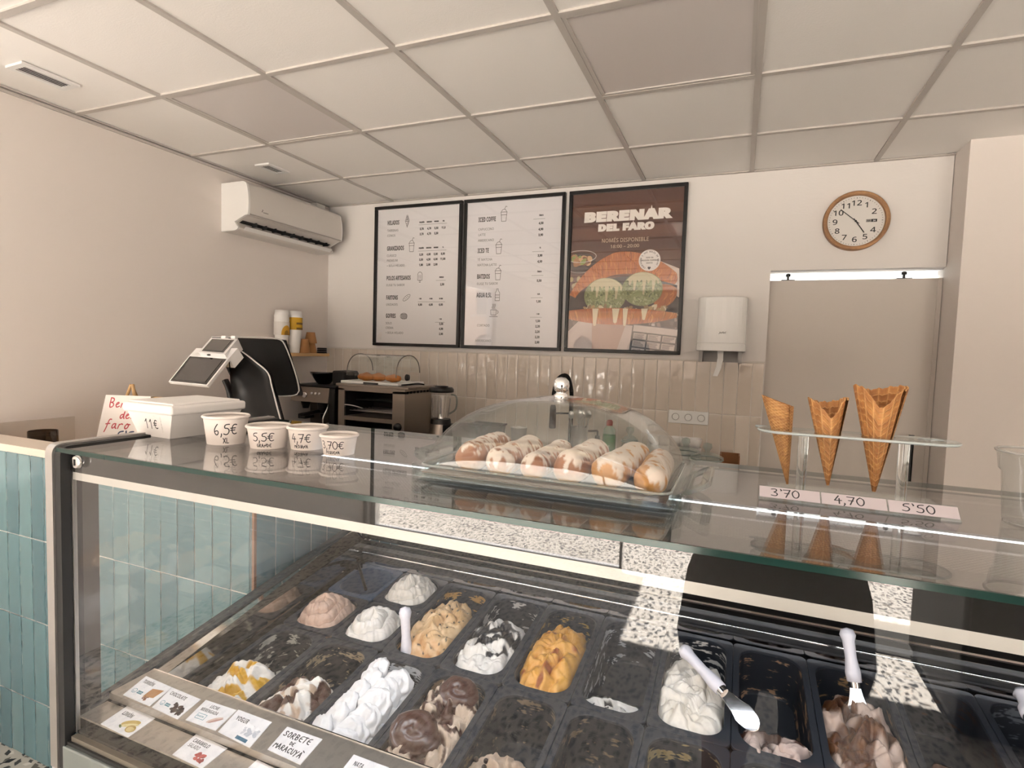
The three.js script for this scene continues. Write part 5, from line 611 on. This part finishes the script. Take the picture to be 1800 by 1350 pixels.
// ================================================================ TILL
{ const t = thing('till_terminal', 'white and black payment terminal with two customer screens and a large monitor', 'till', [0, 0, 0]); const shell = mat('#e6e4e3', .3), scr = mat('#3d3a39', .12, 0, { clearcoat: 1, clearcoatRoughness: .05 });
  const zB = -1.60, zT = -1.706, zU = -1.74; // customer screen: lower edge, hinge, upper edge
  const q = (u, v, z) => px(u, v, 'z', z);
  const tl = q(333, 625, zT), tr = q(402, 630, zT), br = q(364, 678, zB), bl = q(296, 671, zB);
  const lerp4 = (c, m, k = 0) => { const ctr = c.reduce((a, b) => a.add(b), V(0, 0, 0)).multiplyScalar(.25); return c.map((p) => p.clone().sub(ctr).multiplyScalar(m).add(ctr)); };
  part(t, 'customer_screen_shell', quadSlab(tl, tr, br, bl, .012), shell);
  const n = tr.clone().sub(tl).cross(bl.clone().sub(tl)).normalize(); const offs = (c, d) => c.map((p) => p.clone().addScaledVector(n, -d));
  part(t, 'customer_screen', quadSlab(...offs(lerp4([tl, tr, br, bl], .93), .0015), .001), M.blackGloss); part(t, 'display', quadSlab(...offs(lerp4([tl, tr, br, bl], .8), .003), .001), scr);
  // hood with printer lid and small screen
  const h0 = q(333, 625, zT), h1 = q(402, 630, zT), h2 = q(428, 606, -1.81), h3 = q(345, 611, -1.76), s = [q(372, 595, -1.81), q(419, 597, -1.81), q(396, 624, zT + .004), q(350, 620, zT + .004)];
  part(t, 'hood', [quadSlab(q(345, 612, -1.75), q(418, 612, -1.75), h1, h0, .05), quadSlab(...offs(s, -.0), .05)], shell); const so = offs(s, .004); part(t, 'printer_lid', quadSlab(...so, .03), shell); part(t, 'small_screen', quadSlab(...offs(lerp4(so, .82), .0015), .001), M.blackGloss); part(t, 'small_display', quadSlab(...offs(lerp4(so, .68), .0028), .001), scr);
  { const c = q(369, 625.5, zT); part(t, 'card_slot', new THREE.SphereGeometry(.006, 12, 8).scale(1.6, .6, 1), M.black, [c.x, c.y + .004, c.z + .006]); }
  for (const [u, v] of [[395, 593], [412, 593]]) { const c = q(u, v, -1.82); part(t, 'latch', new RoundedBoxGeometry(.028, .014, .02, 2, .005), shell, [c.x, c.y, c.z]); }
  // curved black stand
  const back = [q(425, 618, -1.80), q(449, 636, -1.84), q(471, 656, -1.86), q(478, 680, -1.86), q(486, 711, -1.86), q(495, 745, -1.86), q(505, 790, -1.86)], front = [q(402, 632, zT), q(404, 660, -1.75), q(406, 690, -1.77), q(405, 712, -1.78), q(405, 730, -1.78), q(404, 752, -1.78), q(402, 790, -1.78)];
  { const cb = new THREE.CatmullRomCurve3(back), cf = new THREE.CatmullRomCurve3(front), N = 30, Mx = 8, pos = [], idx = []; for (const off of [0, -.022]) for (let k = 0; k <= N; k++) { const b = cb.getPoint(k / N), f = cf.getPoint(k / N); for (let m = 0; m <= Mx; m++) { const w = m / Mx, p = f.clone().lerp(b, w); pos.push(p.x, p.y, p.z + off + .03 * Math.sin(Math.PI * w) * (off ? .8 : 1)); } } const sz = (N + 1) * (Mx + 1); for (const o of [0, 1]) for (let k = 0; k < N; k++) for (let m = 0; m < Mx; m++) { const p = o * sz + k * (Mx + 1) + m, q2 = p + Mx + 1; o ? idx.push(p, p + 1, q2, p + 1, q2 + 1, q2) : idx.push(p, q2, p + 1, p + 1, q2, q2 + 1); } for (let k = 0; k < N; k++) for (const m of [0, Mx]) { const p = k * (Mx + 1) + m, q2 = p + Mx + 1; idx.push(p, p + sz, q2, q2, p + sz, q2 + sz); } const gg = new THREE.BufferGeometry(); gg.setAttribute('position', new THREE.Float32BufferAttribute(pos, 3)); gg.setIndex(idx); gg.computeVertexNormals(); part(t, 'stand_panel', gg, mat('#050506', .3, 0, { specularIntensity: .5 })); } part(t, 'stand_edge', tube(back, .0035, 40, 6), shell);
  const wx = -.2; const fl = front.slice(1).map((p) => p.clone().add(V(-.02, 0, -.06))); part(t, 'stand_leg', tube([q(396, 668, -1.84), q(404, 690, -1.84), q(407, 720, -1.84), q(406, 790, -1.84)], .014, 24, 8), M.black);
  part(t, 'base_plate', bx(-2.02, -1.66, 1.085, 1.1, -1.98, -1.66, .004), M.black);
  // monitor facing the staff
  const m = [q(372, 592, -2.0), q(497, 597, -2.0), q(527, 694, -1.93), q(420, 694, -1.93)]; part(t, 'monitor_back', quadSlab(...m, .02), mat('#040405', .45, 0, { specularIntensity: .35 })); part(t, 'monitor_arm', bar(q(450, 650, -1.9), q(450, 655, -1.99), .02), M.black); part(t, 'monitor_edge', tube([m[0], m[0].clone().lerp(m[1], .96), m[1].clone().lerp(m[2], .06), m[2].clone().lerp(m[1], .05), m[2].clone().lerp(m[3], .06), m[3]], .0032, 60, 6), mat('#b9b7b5', .3)); part(t, 'monitor_screen', quadSlab(...m.map((p) => p.clone().add(V(0, 0, -.0215))).map((p, i, a) => p), .001), scr);
}
// small sign on an easel
{ const t = thing('easel_sign', 'small white sign with red handwriting on a wooden easel', 'sign', [0, 0, 0]); const zs = -1.62; const a = px(186, 694, 'z', zs - .02), b = px(275, 697, 'z', zs - .02), c = px(262, 790, 'z', zs + .03), d = px(166, 785, 'z', zs + .03);
  const bd = quadSlab(a, b, c, d, .006), bm = mat('#ffffff', .5); bm.map = canvasTex(512, 480, (x) => { x.fillStyle = '#ebe4df'; x.fillRect(0, 0, 512, 480); const red = '#b8404a'; x.save(); x.transform(1, 0, -.12, 1, 40, 0); handText(x, 'B', 20, 26, 92, 11, red); handText(x, 'erenar', 84, 26, 92, 11, red, .02, .6); handText(x, 'del', 160, 132, 88, 11, red, .02, .62); handText(x, 'faro', 50, 220, 92, 11, red, .02, .66); handText(x, "5'5", 190, 330, 92, 13, '#24385e'); x.restore(); }); part(t, 'board', bd, bm);
  const ap = px(232, 676, 'z', zs - .07); for (const [u, v, z] of [[222, 700, zs - .06], [238, 700, zs - .06]]) { const p = px(u, v, 'z', z); part(t, 'easel_leg', bar([ap.x + (u - 230) * .0006, ap.y, ap.z], [p.x + (u - 230) * .012, 1.086, z + .03], .007, 6), M.wood); } part(t, 'easel_leg', bar([ap.x, ap.y, ap.z], [ap.x, 1.086, ap.z - .12], .006, 6), M.wood); part(t, 'easel_bar', bx(d.x, c.x, 1.1, 1.112, zs + .01, zs + .045), M.wood); }
{ const p = px(302, 693, 'z', -1.36), t = thing('standing_picture', 'thin wooden framed card standing behind the foam box', 'picture', [p.x, 1.192, -1.245]); const w = .075, h = .2; for (const g of [bx(-w, w, h - .012, h, -.006, .006), bx(-w, w, 0, .012, -.006, .006), bx(-w, -w + .012, 0, h, -.006, .006), bx(w - .012, w, 0, h, -.006, .006)]) part(t, 'frame_bar', g, M.wood); part(t, 'card', bx(-w + .01, w - .01, .01, h - .01, -.002, .002), M.paper); const q = px(268, 697, 'z', -1.245), r = px(345, 699, 'z', -1.245); t.position.x = (q.x + r.x) / 2; t.position.y = 1.192; t.scale.set(Math.abs(r.x - q.x) / (2 * w), (q.y - 1.192) / h, 1); }
{ const p = px(76, 775, 'z', -1.42), q = px(76, 757, 'z', -1.42), t = thing('dark_glass_pot', 'dark glass pot behind the blue tiled partition', 'pot', [p.x, 1.085, -1.42]); const h = q.y - 1.085, R = .052; part(t, 'glass_body', lathe([[R * .8, 0], [R, .02], [R, h], [R * .95, h]], 32), mat('#5a4a3c', .04, 0, { transmission: .7, thickness: 0 })); part(t, 'filling', lathe([[0, .004], [R * .78, .004], [R * .94, .02], [R * .94, h - .022], [0, h - .02]], 32), M.black); }

// ================================================================ ON THE DISPLAY CASE
{ // foam box
  const bm = mat('#ece9e7', .7), A = px(258, 772, 'y', TOP), B = px(305, 773, 'y', TOP); const t = thing('foam_box', 'white foam ice cream box with a flat lid, marked eleven euros', 'box', [-1.18, TOP, -.905], -.05);
  const loft = (b, tp, y0, y1) => { const g = []; const c = (w, d, y) => [V(-w, y, -d), V(w, y, -d), V(w, y, d), V(-w, y, d)]; const a = c(...b, y0), e = c(...tp, y1); for (let k = 0; k < 4; k++) { const j = (k + 1) % 4; g.push(quadSlab(e[j], e[k], a[k], a[j], .004)); } return g; };
  const body = loft([.054, .075], [.078, .086], 0, .055); part(t, 'box_body', [...body, bx(-.054, .054, 0, .004, -.075, .075)], bm); part(t, 'lid', [bx(-.085, .085, .053, .074, -.093, .093, .006), bx(-.076, .076, .072, .078, -.083, .083, .003)], bm);
  const lm = mat('#ffffff', .7); lm.map = canvasTex(256, 128, (x) => { x.fillStyle = '#ece9e7'; x.fillRect(0, 0, 256, 128); handText(x, '11€', 44, 26, 76, 8, '#26262b'); }); const f = (x, y) => { const k = y / .055; return V(x, y, .075 + k * .011 + .0012); }; part(t, 'marking', quadSlab(f(-.032, .047), f(.036, .047), f(.036, .012), f(-.032, .012), .0008), lm); }
function priceCup(u0, u1, vTop, vBase, z, draw, label, turnText) { // paper tub with hand written price
  const zc = z, L = px(u0, vTop, 'z', zc), R = px(u1, vTop, 'z', zc), base = px((u0 + u1) / 2, vBase, 'z', zc + .0), cx0 = (L.x + R.x) / 2, r = (R.x - L.x) / 2 * .99 * Math.abs(zc) / Math.hypot(cx0, zc), h = L.y - TOP; const t = thing('paper_tub', label, 'paper tub', [(L.x + R.x) / 2, TOP, zc], 0, 'priced paper tubs on the glass top');
  const m = mat('#ece4df', .6, 0, { side: THREE.DoubleSide }); part(t, 'side_wall', lathe([[r * .83, 0], [r * .985, h - .002]], 64), (() => { const k = m.clone(); k.map = canvasTex(1024, 192, (x, w, hh) => { x.fillStyle = '#efe7e2'; x.fillRect(0, 0, w, hh); x.save(); draw(x); x.restore(); }); k.color = C('#ffffff'); return k; })(), null, [0, turnText, 0]); part(t, 'rolled_rim', new THREE.TorusGeometry(r * .995, .0032, 10, 64).rotateX(Math.PI / 2), m, [0, h, 0]); part(t, 'bottom', cyl(r * .82, r * .82, .004), m); return t; }
// lathe u runs once round the tub; text centred where it faces the viewer
const cupText = (a, b, hA, hB, cx, yA = 34, yB = 140) => (x) => { const n = a.length * hA * .62, k = b.length * hB * .74; handText(x, a, cx - n / 2, yA, hA, 7.5, '#26262b', .03, .64); handText(x, b, cx - k / 2, yB, hB, 5.5, '#26262b', .03); };
priceCup(357, 440, 727, 779, -.86, cupText('6,5€', 'XL', 82, 36, 500), 'largest white paper tub, marked six fifty and XL', -2.2);
priceCup(434, 512, 744, 788, -.87, cupText('5,5€', 'GRANDE', 82, 30, 486), 'second largest white paper tub, marked grande', -2.42);
priceCup(506, 577, 747, 794, -.90, cupText('4,7€', 'MEDIANA', 84, 30, 470), 'third white paper tub, marked mediana', -2.5);
priceCup(564, 630, 761, 799, -.885, cupText('3,70€', 'PEQUENA', 84, 30, 466), 'smallest white paper tub, at the end of the row of tubs', -2.6);

// iced buns under the dome cover
{ const x0 = -.485, x1 = -.075, z0 = -1.05, z1 = -.782, cx = (x0 + x1) / 2, cz = (z0 + z1) / 2, hw = (x1 - x0) / 2, hd = (z1 - z0) / 2;
  const tray = thing('clear_serving_tray', 'clear acrylic serving tray with handles under the dome', 'tray', [cx, TOP, cz]); const rim = rrect(2 * hw + .02, 2 * hd + .02, .03), hole = new THREE.Path(); rrect(2 * hw - .006, 2 * hd - .006, .022, hole); rim.holes.push(hole);
  const solid = mat('#eef2f2', .03, 0, { transmission: 1, thickness: 0 }); part(tray, 'tray_wall', extrude(rim, .018, .003, 6).rotateX(-Math.PI / 2).translate(0, .003, 0), solid); part(tray, 'tray_floor', bx(-hw, hw, .004, .008, -hd, hd), solid); part(tray, 'liner', bx(-hw + .008, hw - .008, .0085, .0105, -hd + .008, hd - .008), mat('#5a4740', .35)); for (const s of [-1, 1]) { const hs = rrect(.045, .15, .018), hh = new THREE.Path(); rrect(.02, .11, .009, hh); hs.holes.push(hh); part(tray, 'handle', extrude(hs, .004, .0015, 6).rotateX(-Math.PI / 2), solid, [s * (hw + .026), .018, 0], [0, 0, s * .45]); }
  const dome = thing('dome_cover', 'arched clear dome cover with a chrome knob over the iced buns', 'cover', [cx, TOP + .022, cz]); const top = px(996, 699, 'z', cz).y - TOP - .022;
  const gN = 44, gM = 24, pos = [], idx = []; const domeY = (u, v) => top * Math.pow(Math.max(0, 1 - Math.pow(Math.abs(u), 2.3)), .52) * Math.pow(Math.max(0, 1 - Math.pow(Math.abs(v), 5)), .45);
  const cs = (k, n) => -Math.cos(Math.PI * k / n); for (let b = 0; b <= gM; b++) for (let a = 0; a <= gN; a++) { const u = cs(a, gN), v = cs(b, gM), r = 1 - .03 * u * u * v * v * v * v; pos.push(u * (hw - .004) * r, domeY(u, v), v * (hd - .004) * r); }
  for (let b = 0; b < gM; b++) for (let a = 0; a < gN; a++) { const p = b * (gN + 1) + a; idx.push(p, p + gN + 1, p + 1, p + 1, p + gN + 1, p + gN + 2); }
  const g = new THREE.BufferGeometry(); g.setAttribute('position', new THREE.Float32BufferAttribute(pos, 3)); g.setIndex(idx); g.computeVertexNormals(); part(dome, 'dome_shell', g, M.acrylic); part(dome, 'dome_inner_face', g.clone().scale(.985, .978, .98), M.acrylic);
  part(dome, 'dome_edge', new THREE.TubeGeometry(new THREE.CatmullRomCurve3(rrect(2 * hw - .006, 2 * hd - .006, .02).getPoints(8).map((p) => V(p.x, 0, p.y)), true), 120, .0022, 6, true), mat('#e8eeee', .05, 0, { transmission: .6, thickness: 0 }));
  part(dome, 'knob', lathe([[.012, 0], [.0125, .004], [.009, .007], [.009, .01], [.0125, .0125], [.0145, .02], [.013, .028], [.008, .0335], [0, .035]], 32), M.chrome, [0, top, 0]);
  // buns: split elongated buns with flaky icing
  const bunM = new THREE.MeshPhysicalMaterial({ vertexColors: true, roughness: .5 });
  const labs = ['iced bun darkest brown and standing first under the dome', 'iced bun with a bare brown patch, second under the dome', 'third iced bun under the dome, slimmer than its neighbours', 'iced bun almost wholly covered in white icing', 'iced bun with wide wavy icing, fifth under the dome', 'golden bun iced along one side only, standing most upright'];
  for (const [bx0, bz0, deg, k] of [[-.412, -.9, 94, 0], [-.35, -.895, 91, 1], [-.291, -.893, 91, 2], [-.231, -.898, 88, 3], [-.165, -.895, 84, 4], [-.112, -.89, 92, 5]]) { const fl = TOP + .0105, R = [.0255, .0245, .0225, .0265, .027, .0235][k], len = .192;
    const geo = new THREE.CapsuleGeometry(R, len - 2 * R, 14, 48, 60); geo.rotateZ(-Math.PI / 2); const P = geo.attributes.position, col = []; for (let i = 0; i < P.count; i++) { const x = P.getX(i), y = P.getY(i), z = P.getZ(i); const n1 = noise(x * 22, y * 22 + k * 9, z * 22); const s = 1 + .07 * n1; P.setXYZ(i, x * (1 + .02 * n1), y * s * .95, z * s); const up = y / R * .9 - .18 + .62 * noise(x * 34, z * 44, k * 5 + 1) + .5 * noise(x * 95, z * 95, k) + (k === 5 ? z / R * .9 - .35 : 0) - (k === 0 ? .25 : 0); const ice = sstep(.12, .3, up); const crust = mixc(k === 5 || k === 4 ? lin(.52, .24, .07) : lin(.33, .12, .045), lin(.56, .29, .1), sstep(.2, -.8, y / R)); const c2 = mixc(crust, lin(.74, .62, .54), ice); if (ice > .5) { P.setY(i, P.getY(i) + .0012); } col.push(c2.r, c2.g, c2.b); } geo.setAttribute('color', new THREE.Float32BufferAttribute(col, 3)); geo.computeVertexNormals();
    const m = part(scene, numbered('iced_bun'), geo, bunM); tag(m, labs[k], 'bun', 'iced buns under the dome'); m.position.set(bx0, fl + R * .96, bz0); m.rotation.y = deg * Math.PI / 180; }
}
// cone rack
{ const zr = -1.01, pl = px(1345, 752, 'z', zr), prr = px(1672, 775, 'z', zr), y = pl.y, rack = thing('cone_rack', 'clear acrylic cone rack with price strip on the glass top', 'cone rack', [(pl.x + prr.x) / 2, TOP, zr]); const w = prr.x - pl.x, ox = rack.position.x; const ac = mat('#f4f7f7', .02, 0, { transmission: .92, thickness: 0 }), edge = mat('#dfe6e6', .08, 0, { transmission: .4, thickness: 0 });
  const s = rrect(w + .02, .075, .037); const cones = [[1340, 1393, 703, 1384, 855], [1420, 1490, 702, 1455, 857], [1500, 1594, 680, 1536, 868]]; const h = y - TOP; const plate = []; for (const [a, b, v, tu, tv] of cones) { const A = px((a + b) / 2 + (tu - (a + b) / 2) * .36, 755, 'z', zr); plate.push(A.x - ox); const hole = new THREE.Path(); hole.absarc(A.x - ox, 0, b - a > 80 ? .024 : .017, 0, 6.2832, true); s.holes.push(hole); } { const hole = new THREE.Path(); hole.absarc(w / 2 - .025, 0, .017, 0, 6.2832, true); s.holes.push(hole); }
  part(rack, 'plate', extrude(s, .0035, .0008, 12).rotateX(-Math.PI / 2), ac, [0, h - .004, 0]); part(rack, 'plate_rim', new THREE.TubeGeometry(new THREE.CatmullRomCurve3(rrect(w + .021, .076, .037).getPoints(16).map((p) => V(p.x, 0, p.y)), true), 120, .0019, 6, true), edge, [0, h - .002, 0]); for (const u of [1407, 1582]) { const f = px(u, u < 1500 ? 858 : 884, 'z', zr); part(rack, 'post', cyl(.0075, .0075, h - .004, f.x - ox, 0, 0, 20), mat('#f0f4f4', .02, 0, { transmission: 1, thickness: .01, ior: 1.49 })); } part(rack, 'base_plate', bx(-w / 2 + .01, w / 2 - .01, 0, .004, -.035, .045, .001), ac);
  // price strip
  const zl = -.93; const tl = px(1334, 851, 'z', zl - .012), tr = px(1684, 891, 'z', zl - .012); const holder = thing('price_strip', 'clear sloping holder with three hand written cone prices', 'price strip', [(tl.x + tr.x) / 2, TOP, zl]); const W2 = (tr.x - tl.x) / 2, H2s = Math.max(.018, (tl.y + tr.y) / 2 - TOP); part(holder, 'holder_face', [quadSlab(V(-W2, H2s, -.012), V(W2, H2s, -.012), V(W2, .002, .004), V(-W2, .002, .004), .0015), bx(-W2, W2, 0, .002, -.03, .006)], ac);
  const txt = ["3'70", '4,70', "5'50"]; for (let k = 0; k < 3; k++) { const a = -W2 + k * W2 * 2 / 3 + .001, b = a + W2 * 2 / 3 - .002; const m = mat('#ffffff', .6); m.map = canvasTex(320, 96, (x) => { x.fillStyle = '#cfc6cc'; x.fillRect(0, 0, 320, 96); handText(x, txt[k], 60, 14, 66, 6.5, '#2a2a30', .03, .7); }); part(holder, 'price_paper', quadSlab(V(a, H2s - .001, -.0105), V(b, H2s - .001, -.0105), V(b, .004, .0045), V(a, .004, .0045), .0005), m); }
  // cones
  const waffle = (nu, nv, diag) => dataTex(512, 512, (u, v) => { const a = diag ? u * nu + v * nv : u * nu, b = diag ? u * nu - v * nv : v * nv; const l = Math.max(Math.pow(Math.abs(((a % 1) + 1) % 1 - .5) * 2, 5), Math.pow(Math.abs(((b % 1) + 1) % 1 - .5) * 2, 5)); const n = 16 * tn(u, v, 10) + 10 * tn(u, v, 30, 2); return [176 + 46 * l + n, 128 + 56 * l + n, 82 + 54 * l + n * .7]; });
  const bump = (nu, nv, diag) => dataTex(512, 512, (u, v) => { const a = diag ? u * nu + v * nv : u * nu, b = diag ? u * nu - v * nv : v * nv; const l = Math.max(Math.pow(Math.abs(((a % 1) + 1) % 1 - .5) * 2, 5), Math.pow(Math.abs(((b % 1) + 1) % 1 - .5) * 2, 5)); const q = 255 * l; return [q, q, q]; }, false);
  const labs = ['thin fine meshed sugar cone, slimmest in the rack', 'middle sized rolled waffle cone with an overlapping flap', 'largest rolled waffle cone with a wide ragged mouth'];
  cones.forEach(([a, b, v, tu, tv], k) => { const L = px(a, v, 'z', zr), Rr = px(b, v, 'z', zr), tip = px(tu, tv - 4, 'z', zr), mouth = V((L.x + Rr.x) / 2, L.y, zr), R = (Rr.x - L.x) / 2, ax = mouth.clone().sub(tip), H = ax.length(); const nr = 40, nt = 96, pos = [], uv = [], idx = []; const mk = (inset) => { const base = pos.length / 3; for (let i = 0; i <= nr; i++) for (let j = 0; j <= nt; j++) { const s = i / nr, th = j / nt * 6.2832 * 1.12, lip = k === 0 ? .012 * Math.cos(th - 3.1) : .004 * Math.sin(th * 2 + k) + .0011 * Math.sin(th * 13) + .0008 * Math.sin(th * 29 + 1) - (.017 + .004 * k) * Math.exp(-Math.pow((th - 1.75) / .5, 2)); const spir = (k ? .0022 : .0012) * (th / 7 - .5) * 2; const rr = Math.max(.0015, R * (.07 + .93 * s) + spir * s - inset); pos.push(Math.cos(th) * rr, s * (H + lip), Math.sin(th) * rr); uv.push(j / nt, s); } for (let i = 0; i < nr; i++) for (let j = 0; j < nt; j++) { const p = base + i * (nt + 1) + j; if (!inset) idx.push(p, p + nt + 1, p + 1, p + 1, p + nt + 1, p + nt + 2); else idx.push(p, p + 1, p + nt + 1, p + 1, p + nt + 2, p + nt + 1); } return base; }; const o = mk(0), n2 = mk(.0022); for (let j = 0; j < nt; j++) { const p = o + nr * (nt + 1) + j, q = n2 + nr * (nt + 1) + j; idx.push(p, q, p + 1, p + 1, q, q + 1); }
    const g = new THREE.BufferGeometry(); g.setAttribute('position', new THREE.Float32BufferAttribute(pos, 3)); g.setAttribute('uv', new THREE.Float32BufferAttribute(uv, 2)); g.setIndex(idx); g.computeVertexNormals(); const m = mat(['#fff6e4', '#fff0dc', '#fdebd2'][k], .6, 0, { side: THREE.DoubleSide }); const [nu, nv, dg] = [[14, 26, true], [12, 13, false], [17, 15, false]][k]; m.map = waffle(nu, nv, dg); m.bumpMap = bump(nu, nv, dg); m.bumpScale = .0011; const me = single('ice_cream_cone', g, m, labs[k], 'cone', 'cones in the acrylic rack', [tip.x, tip.y, tip.z]); me.quaternion.setFromUnitVectors(V(0, 1, 0), ax.normalize()).multiply(new THREE.Quaternion().setFromAxisAngle(V(0, 1, 0), [0, .3, .1][k])); });
}
{ const z = -.965, L = px(1753, 790, 'z', z), b = px(1790, 912, 'z', z), R = .048, t = thing('plastic_cup', 'clear plastic cup with a flared rim past the cone rack', 'plastic cup', [L.x + R, TOP, z]); const h = L.y - TOP, c2 = mat('#f4f6f6', .03, 0, { transmission: 1, thickness: 0 }); part(t, 'cup_wall', lathe([[0, .006], [R * .66, .003], [R * .72, .0], [R * .74, .006], [R * .83, h * .7], [R * .9, h * .74], [R * .95, h * .95], [R, h - .002], [R * 1.0, h], [R * .97, h]], 48), c2); part(t, 'rim', new THREE.TorusGeometry(R * .985, .0018, 8, 48).rotateX(Math.PI / 2), mat('#d9d6d2', .1, 0, { transmission: .5, thickness: 0 }), [0, h, 0]); }

// ================================================================ PHOTOGRAPHER (mirrored in the case glass)
{ const X = .13, Z = .42, J = (x, y, z, r) => ({ p: V(X + x, y, Z + z), r }); const bones = [];
  const chain = (...j) => { for (let i = 0; i + 1 < j.length; i++) bones.push([j[i], j[i + 1]]); };
  chain(J(0, .98, 0, .145), J(0, 1.15, 0, .135), J(0, 1.35, 0, .15), J(0, 1.46, 0, .07), J(0, 1.56, -.02, .055));
  for (const s of [-1, 1]) { chain(J(s * .1, .95, 0, .12), J(s * .11, .5, .01, .07), J(s * .115, .1, .03, .045), J(s * .125, .045, -.11, .04)); chain(J(s * .1, .98, 0, .13), J(s * .11, .8, 0, .12)); chain(J(s * .12, 1.4, 0, .075), J(s * .19, 1.38, 0, .062), J(s * .26, 1.22, -.1, .05), J(s * .1 - X * .75, 1.53, -.29, .032)); for (let f = 0; f < 5; f++) { const bx0 = s * .1 - X * .75; chain(J(bx0, 1.53, -.29, .026), J(bx0 - s * .01, 1.535 + (f - 2) * .014, -.335, .011), J(bx0 - s * .035, 1.55 + (f - 2) * .017, -.36 + f * .002, .0095), J(bx0 - s * .06, 1.56 + (f - 2) * .018, -.352, .009)); } }
  const sm = (a, b, k) => { const h = Math.max(k - Math.abs(a - b), 0) / k; return Math.min(a, b) - h * h * k * .25; };
  const res = 110, box = 1.86, mc = new MarchingCubes(res, M.black, false, false, 200000); mc.isolation = 0; const org = V(X, .9, Z - .1), t = V(0, 0, 0), ab = V(0, 0, 0); mc.reset();
  for (let k = 0; k < res; k++) for (let j = 0; j < res; j++) for (let i = 0; i < res; i++) { t.set((i / res * 2 - 1) * box / 2 * 1, (j / res * 2 - 1) * box / 2, (k / res * 2 - 1) * box / 2).add(org); let d = 9; if (Math.abs(t.x - X) < .42 && Math.abs(t.z - Z) < .5) { for (const [a, b] of bones) { ab.copy(b.p).sub(a.p); const u = Math.max(0, Math.min(1, (t.x - a.p.x) * ab.x / ab.lengthSq() + (t.y - a.p.y) * ab.y / ab.lengthSq() + (t.z - a.p.z) * ab.z / ab.lengthSq())); const dist = Math.hypot(t.x - a.p.x - ab.x * u, t.y - a.p.y - ab.y * u, t.z - a.p.z - ab.z * u) - (a.r + (b.r - a.r) * u); d = sm(d, dist, a.r > .03 ? .03 : .006); } const hx = (t.x - X) / .076, hy = (t.y - 1.665) / .115, hz = (t.z - Z + .02) / .095; d = sm(d, (Math.hypot(hx, hy, hz) - 1) * .08, .03); const nz = Math.hypot((t.x - X), t.y - 1.65, t.z - Z + .118) - .016; d = sm(d, nz, .02); } mc.field[k * res * res + j * res + i] = -d; }
  mc.update(); const n = mc.count, src = mc.positionArray, pos = new Float32Array(n * 3), col = new Float32Array(n * 3); for (let i = 0; i < n; i++) { const x = src[i * 3] * box / 2 + org.x, y = src[i * 3 + 1] * box / 2 + org.y, z = src[i * 3 + 2] * box / 2 + org.z; pos.set([x, y, z], i * 3); const armOut = Math.hypot(x - X, (z - Z)) > .24 && y > 1.1; const c = y < .09 ? lin(.6, .6, .6) : y < .48 ? lin(.42, .24, .16) : y < 1.46 && !armOut ? lin(.012, .012, .014) : lin(.45, .27, .19); col.set([c.r, c.g, c.b], i * 3); }
  let g = new THREE.BufferGeometry(); g.setAttribute('position', new THREE.BufferAttribute(pos, 3)); g.setAttribute('color', new THREE.BufferAttribute(col, 3)); g = mergeVertices(g, 1e-4); g.computeVertexNormals();
  g.computeBoundingBox(); const lowest = g.boundingBox.min.y; g.translate(0, -lowest, 0);
  const person = single('person', g, new THREE.MeshStandardMaterial({ vertexColors: true, roughness: .8 }), 'person in dark clothes holding up a phone, mirrored in the case glass', 'person');
  const hair = new THREE.SphereGeometry(.1, 28, 20, 0, 6.283, 0, 1.7).scale(.82, 1.2, 1.02); part(person, 'hair', hair, mat('#2a1d16', .8), [X, 1.672 - lowest, Z - .002], [.35, 0, 0]);
  for (const s of [-1, 1]) { part(person, 'eye', new THREE.SphereGeometry(.011, 14, 10), M.white, [X + s * .03, 1.675 - lowest, Z - .105]); part(person, 'ear', new THREE.SphereGeometry(.024, 14, 10).scale(.45, 1.2, .8), mat(lin(.45, .27, .19), .7), [X + s * .078, 1.66 - lowest, Z - .01]); } part(person, 'mouth', new THREE.CapsuleGeometry(.005, .03, 4, 10).rotateZ(1.57), mat('#8a4a42', .6), [X, 1.605 - lowest, Z - .105]);
  const skirtShape = lathe([[.16, .78], [.235, .70], [.245, .76], [.225, .95], [.19, 1.08], [.15, 1.1]], 40).scale(1.08, 1, .62); part(person, 'shirt_hem', skirtShape, mat('#101012', .9), [X, 0, Z]);
  single('phone', new RoundedBoxGeometry(.155, .075, .008, 3, .004), M.black, 'black phone held up by the mirrored person', 'phone', null, [.02, 1.6, .05]);
}

scene.traverse((o) => { if (o.isMesh) { o.castShadow = true; o.receiveShadow = true; } });
renderer.render(scene, camera);
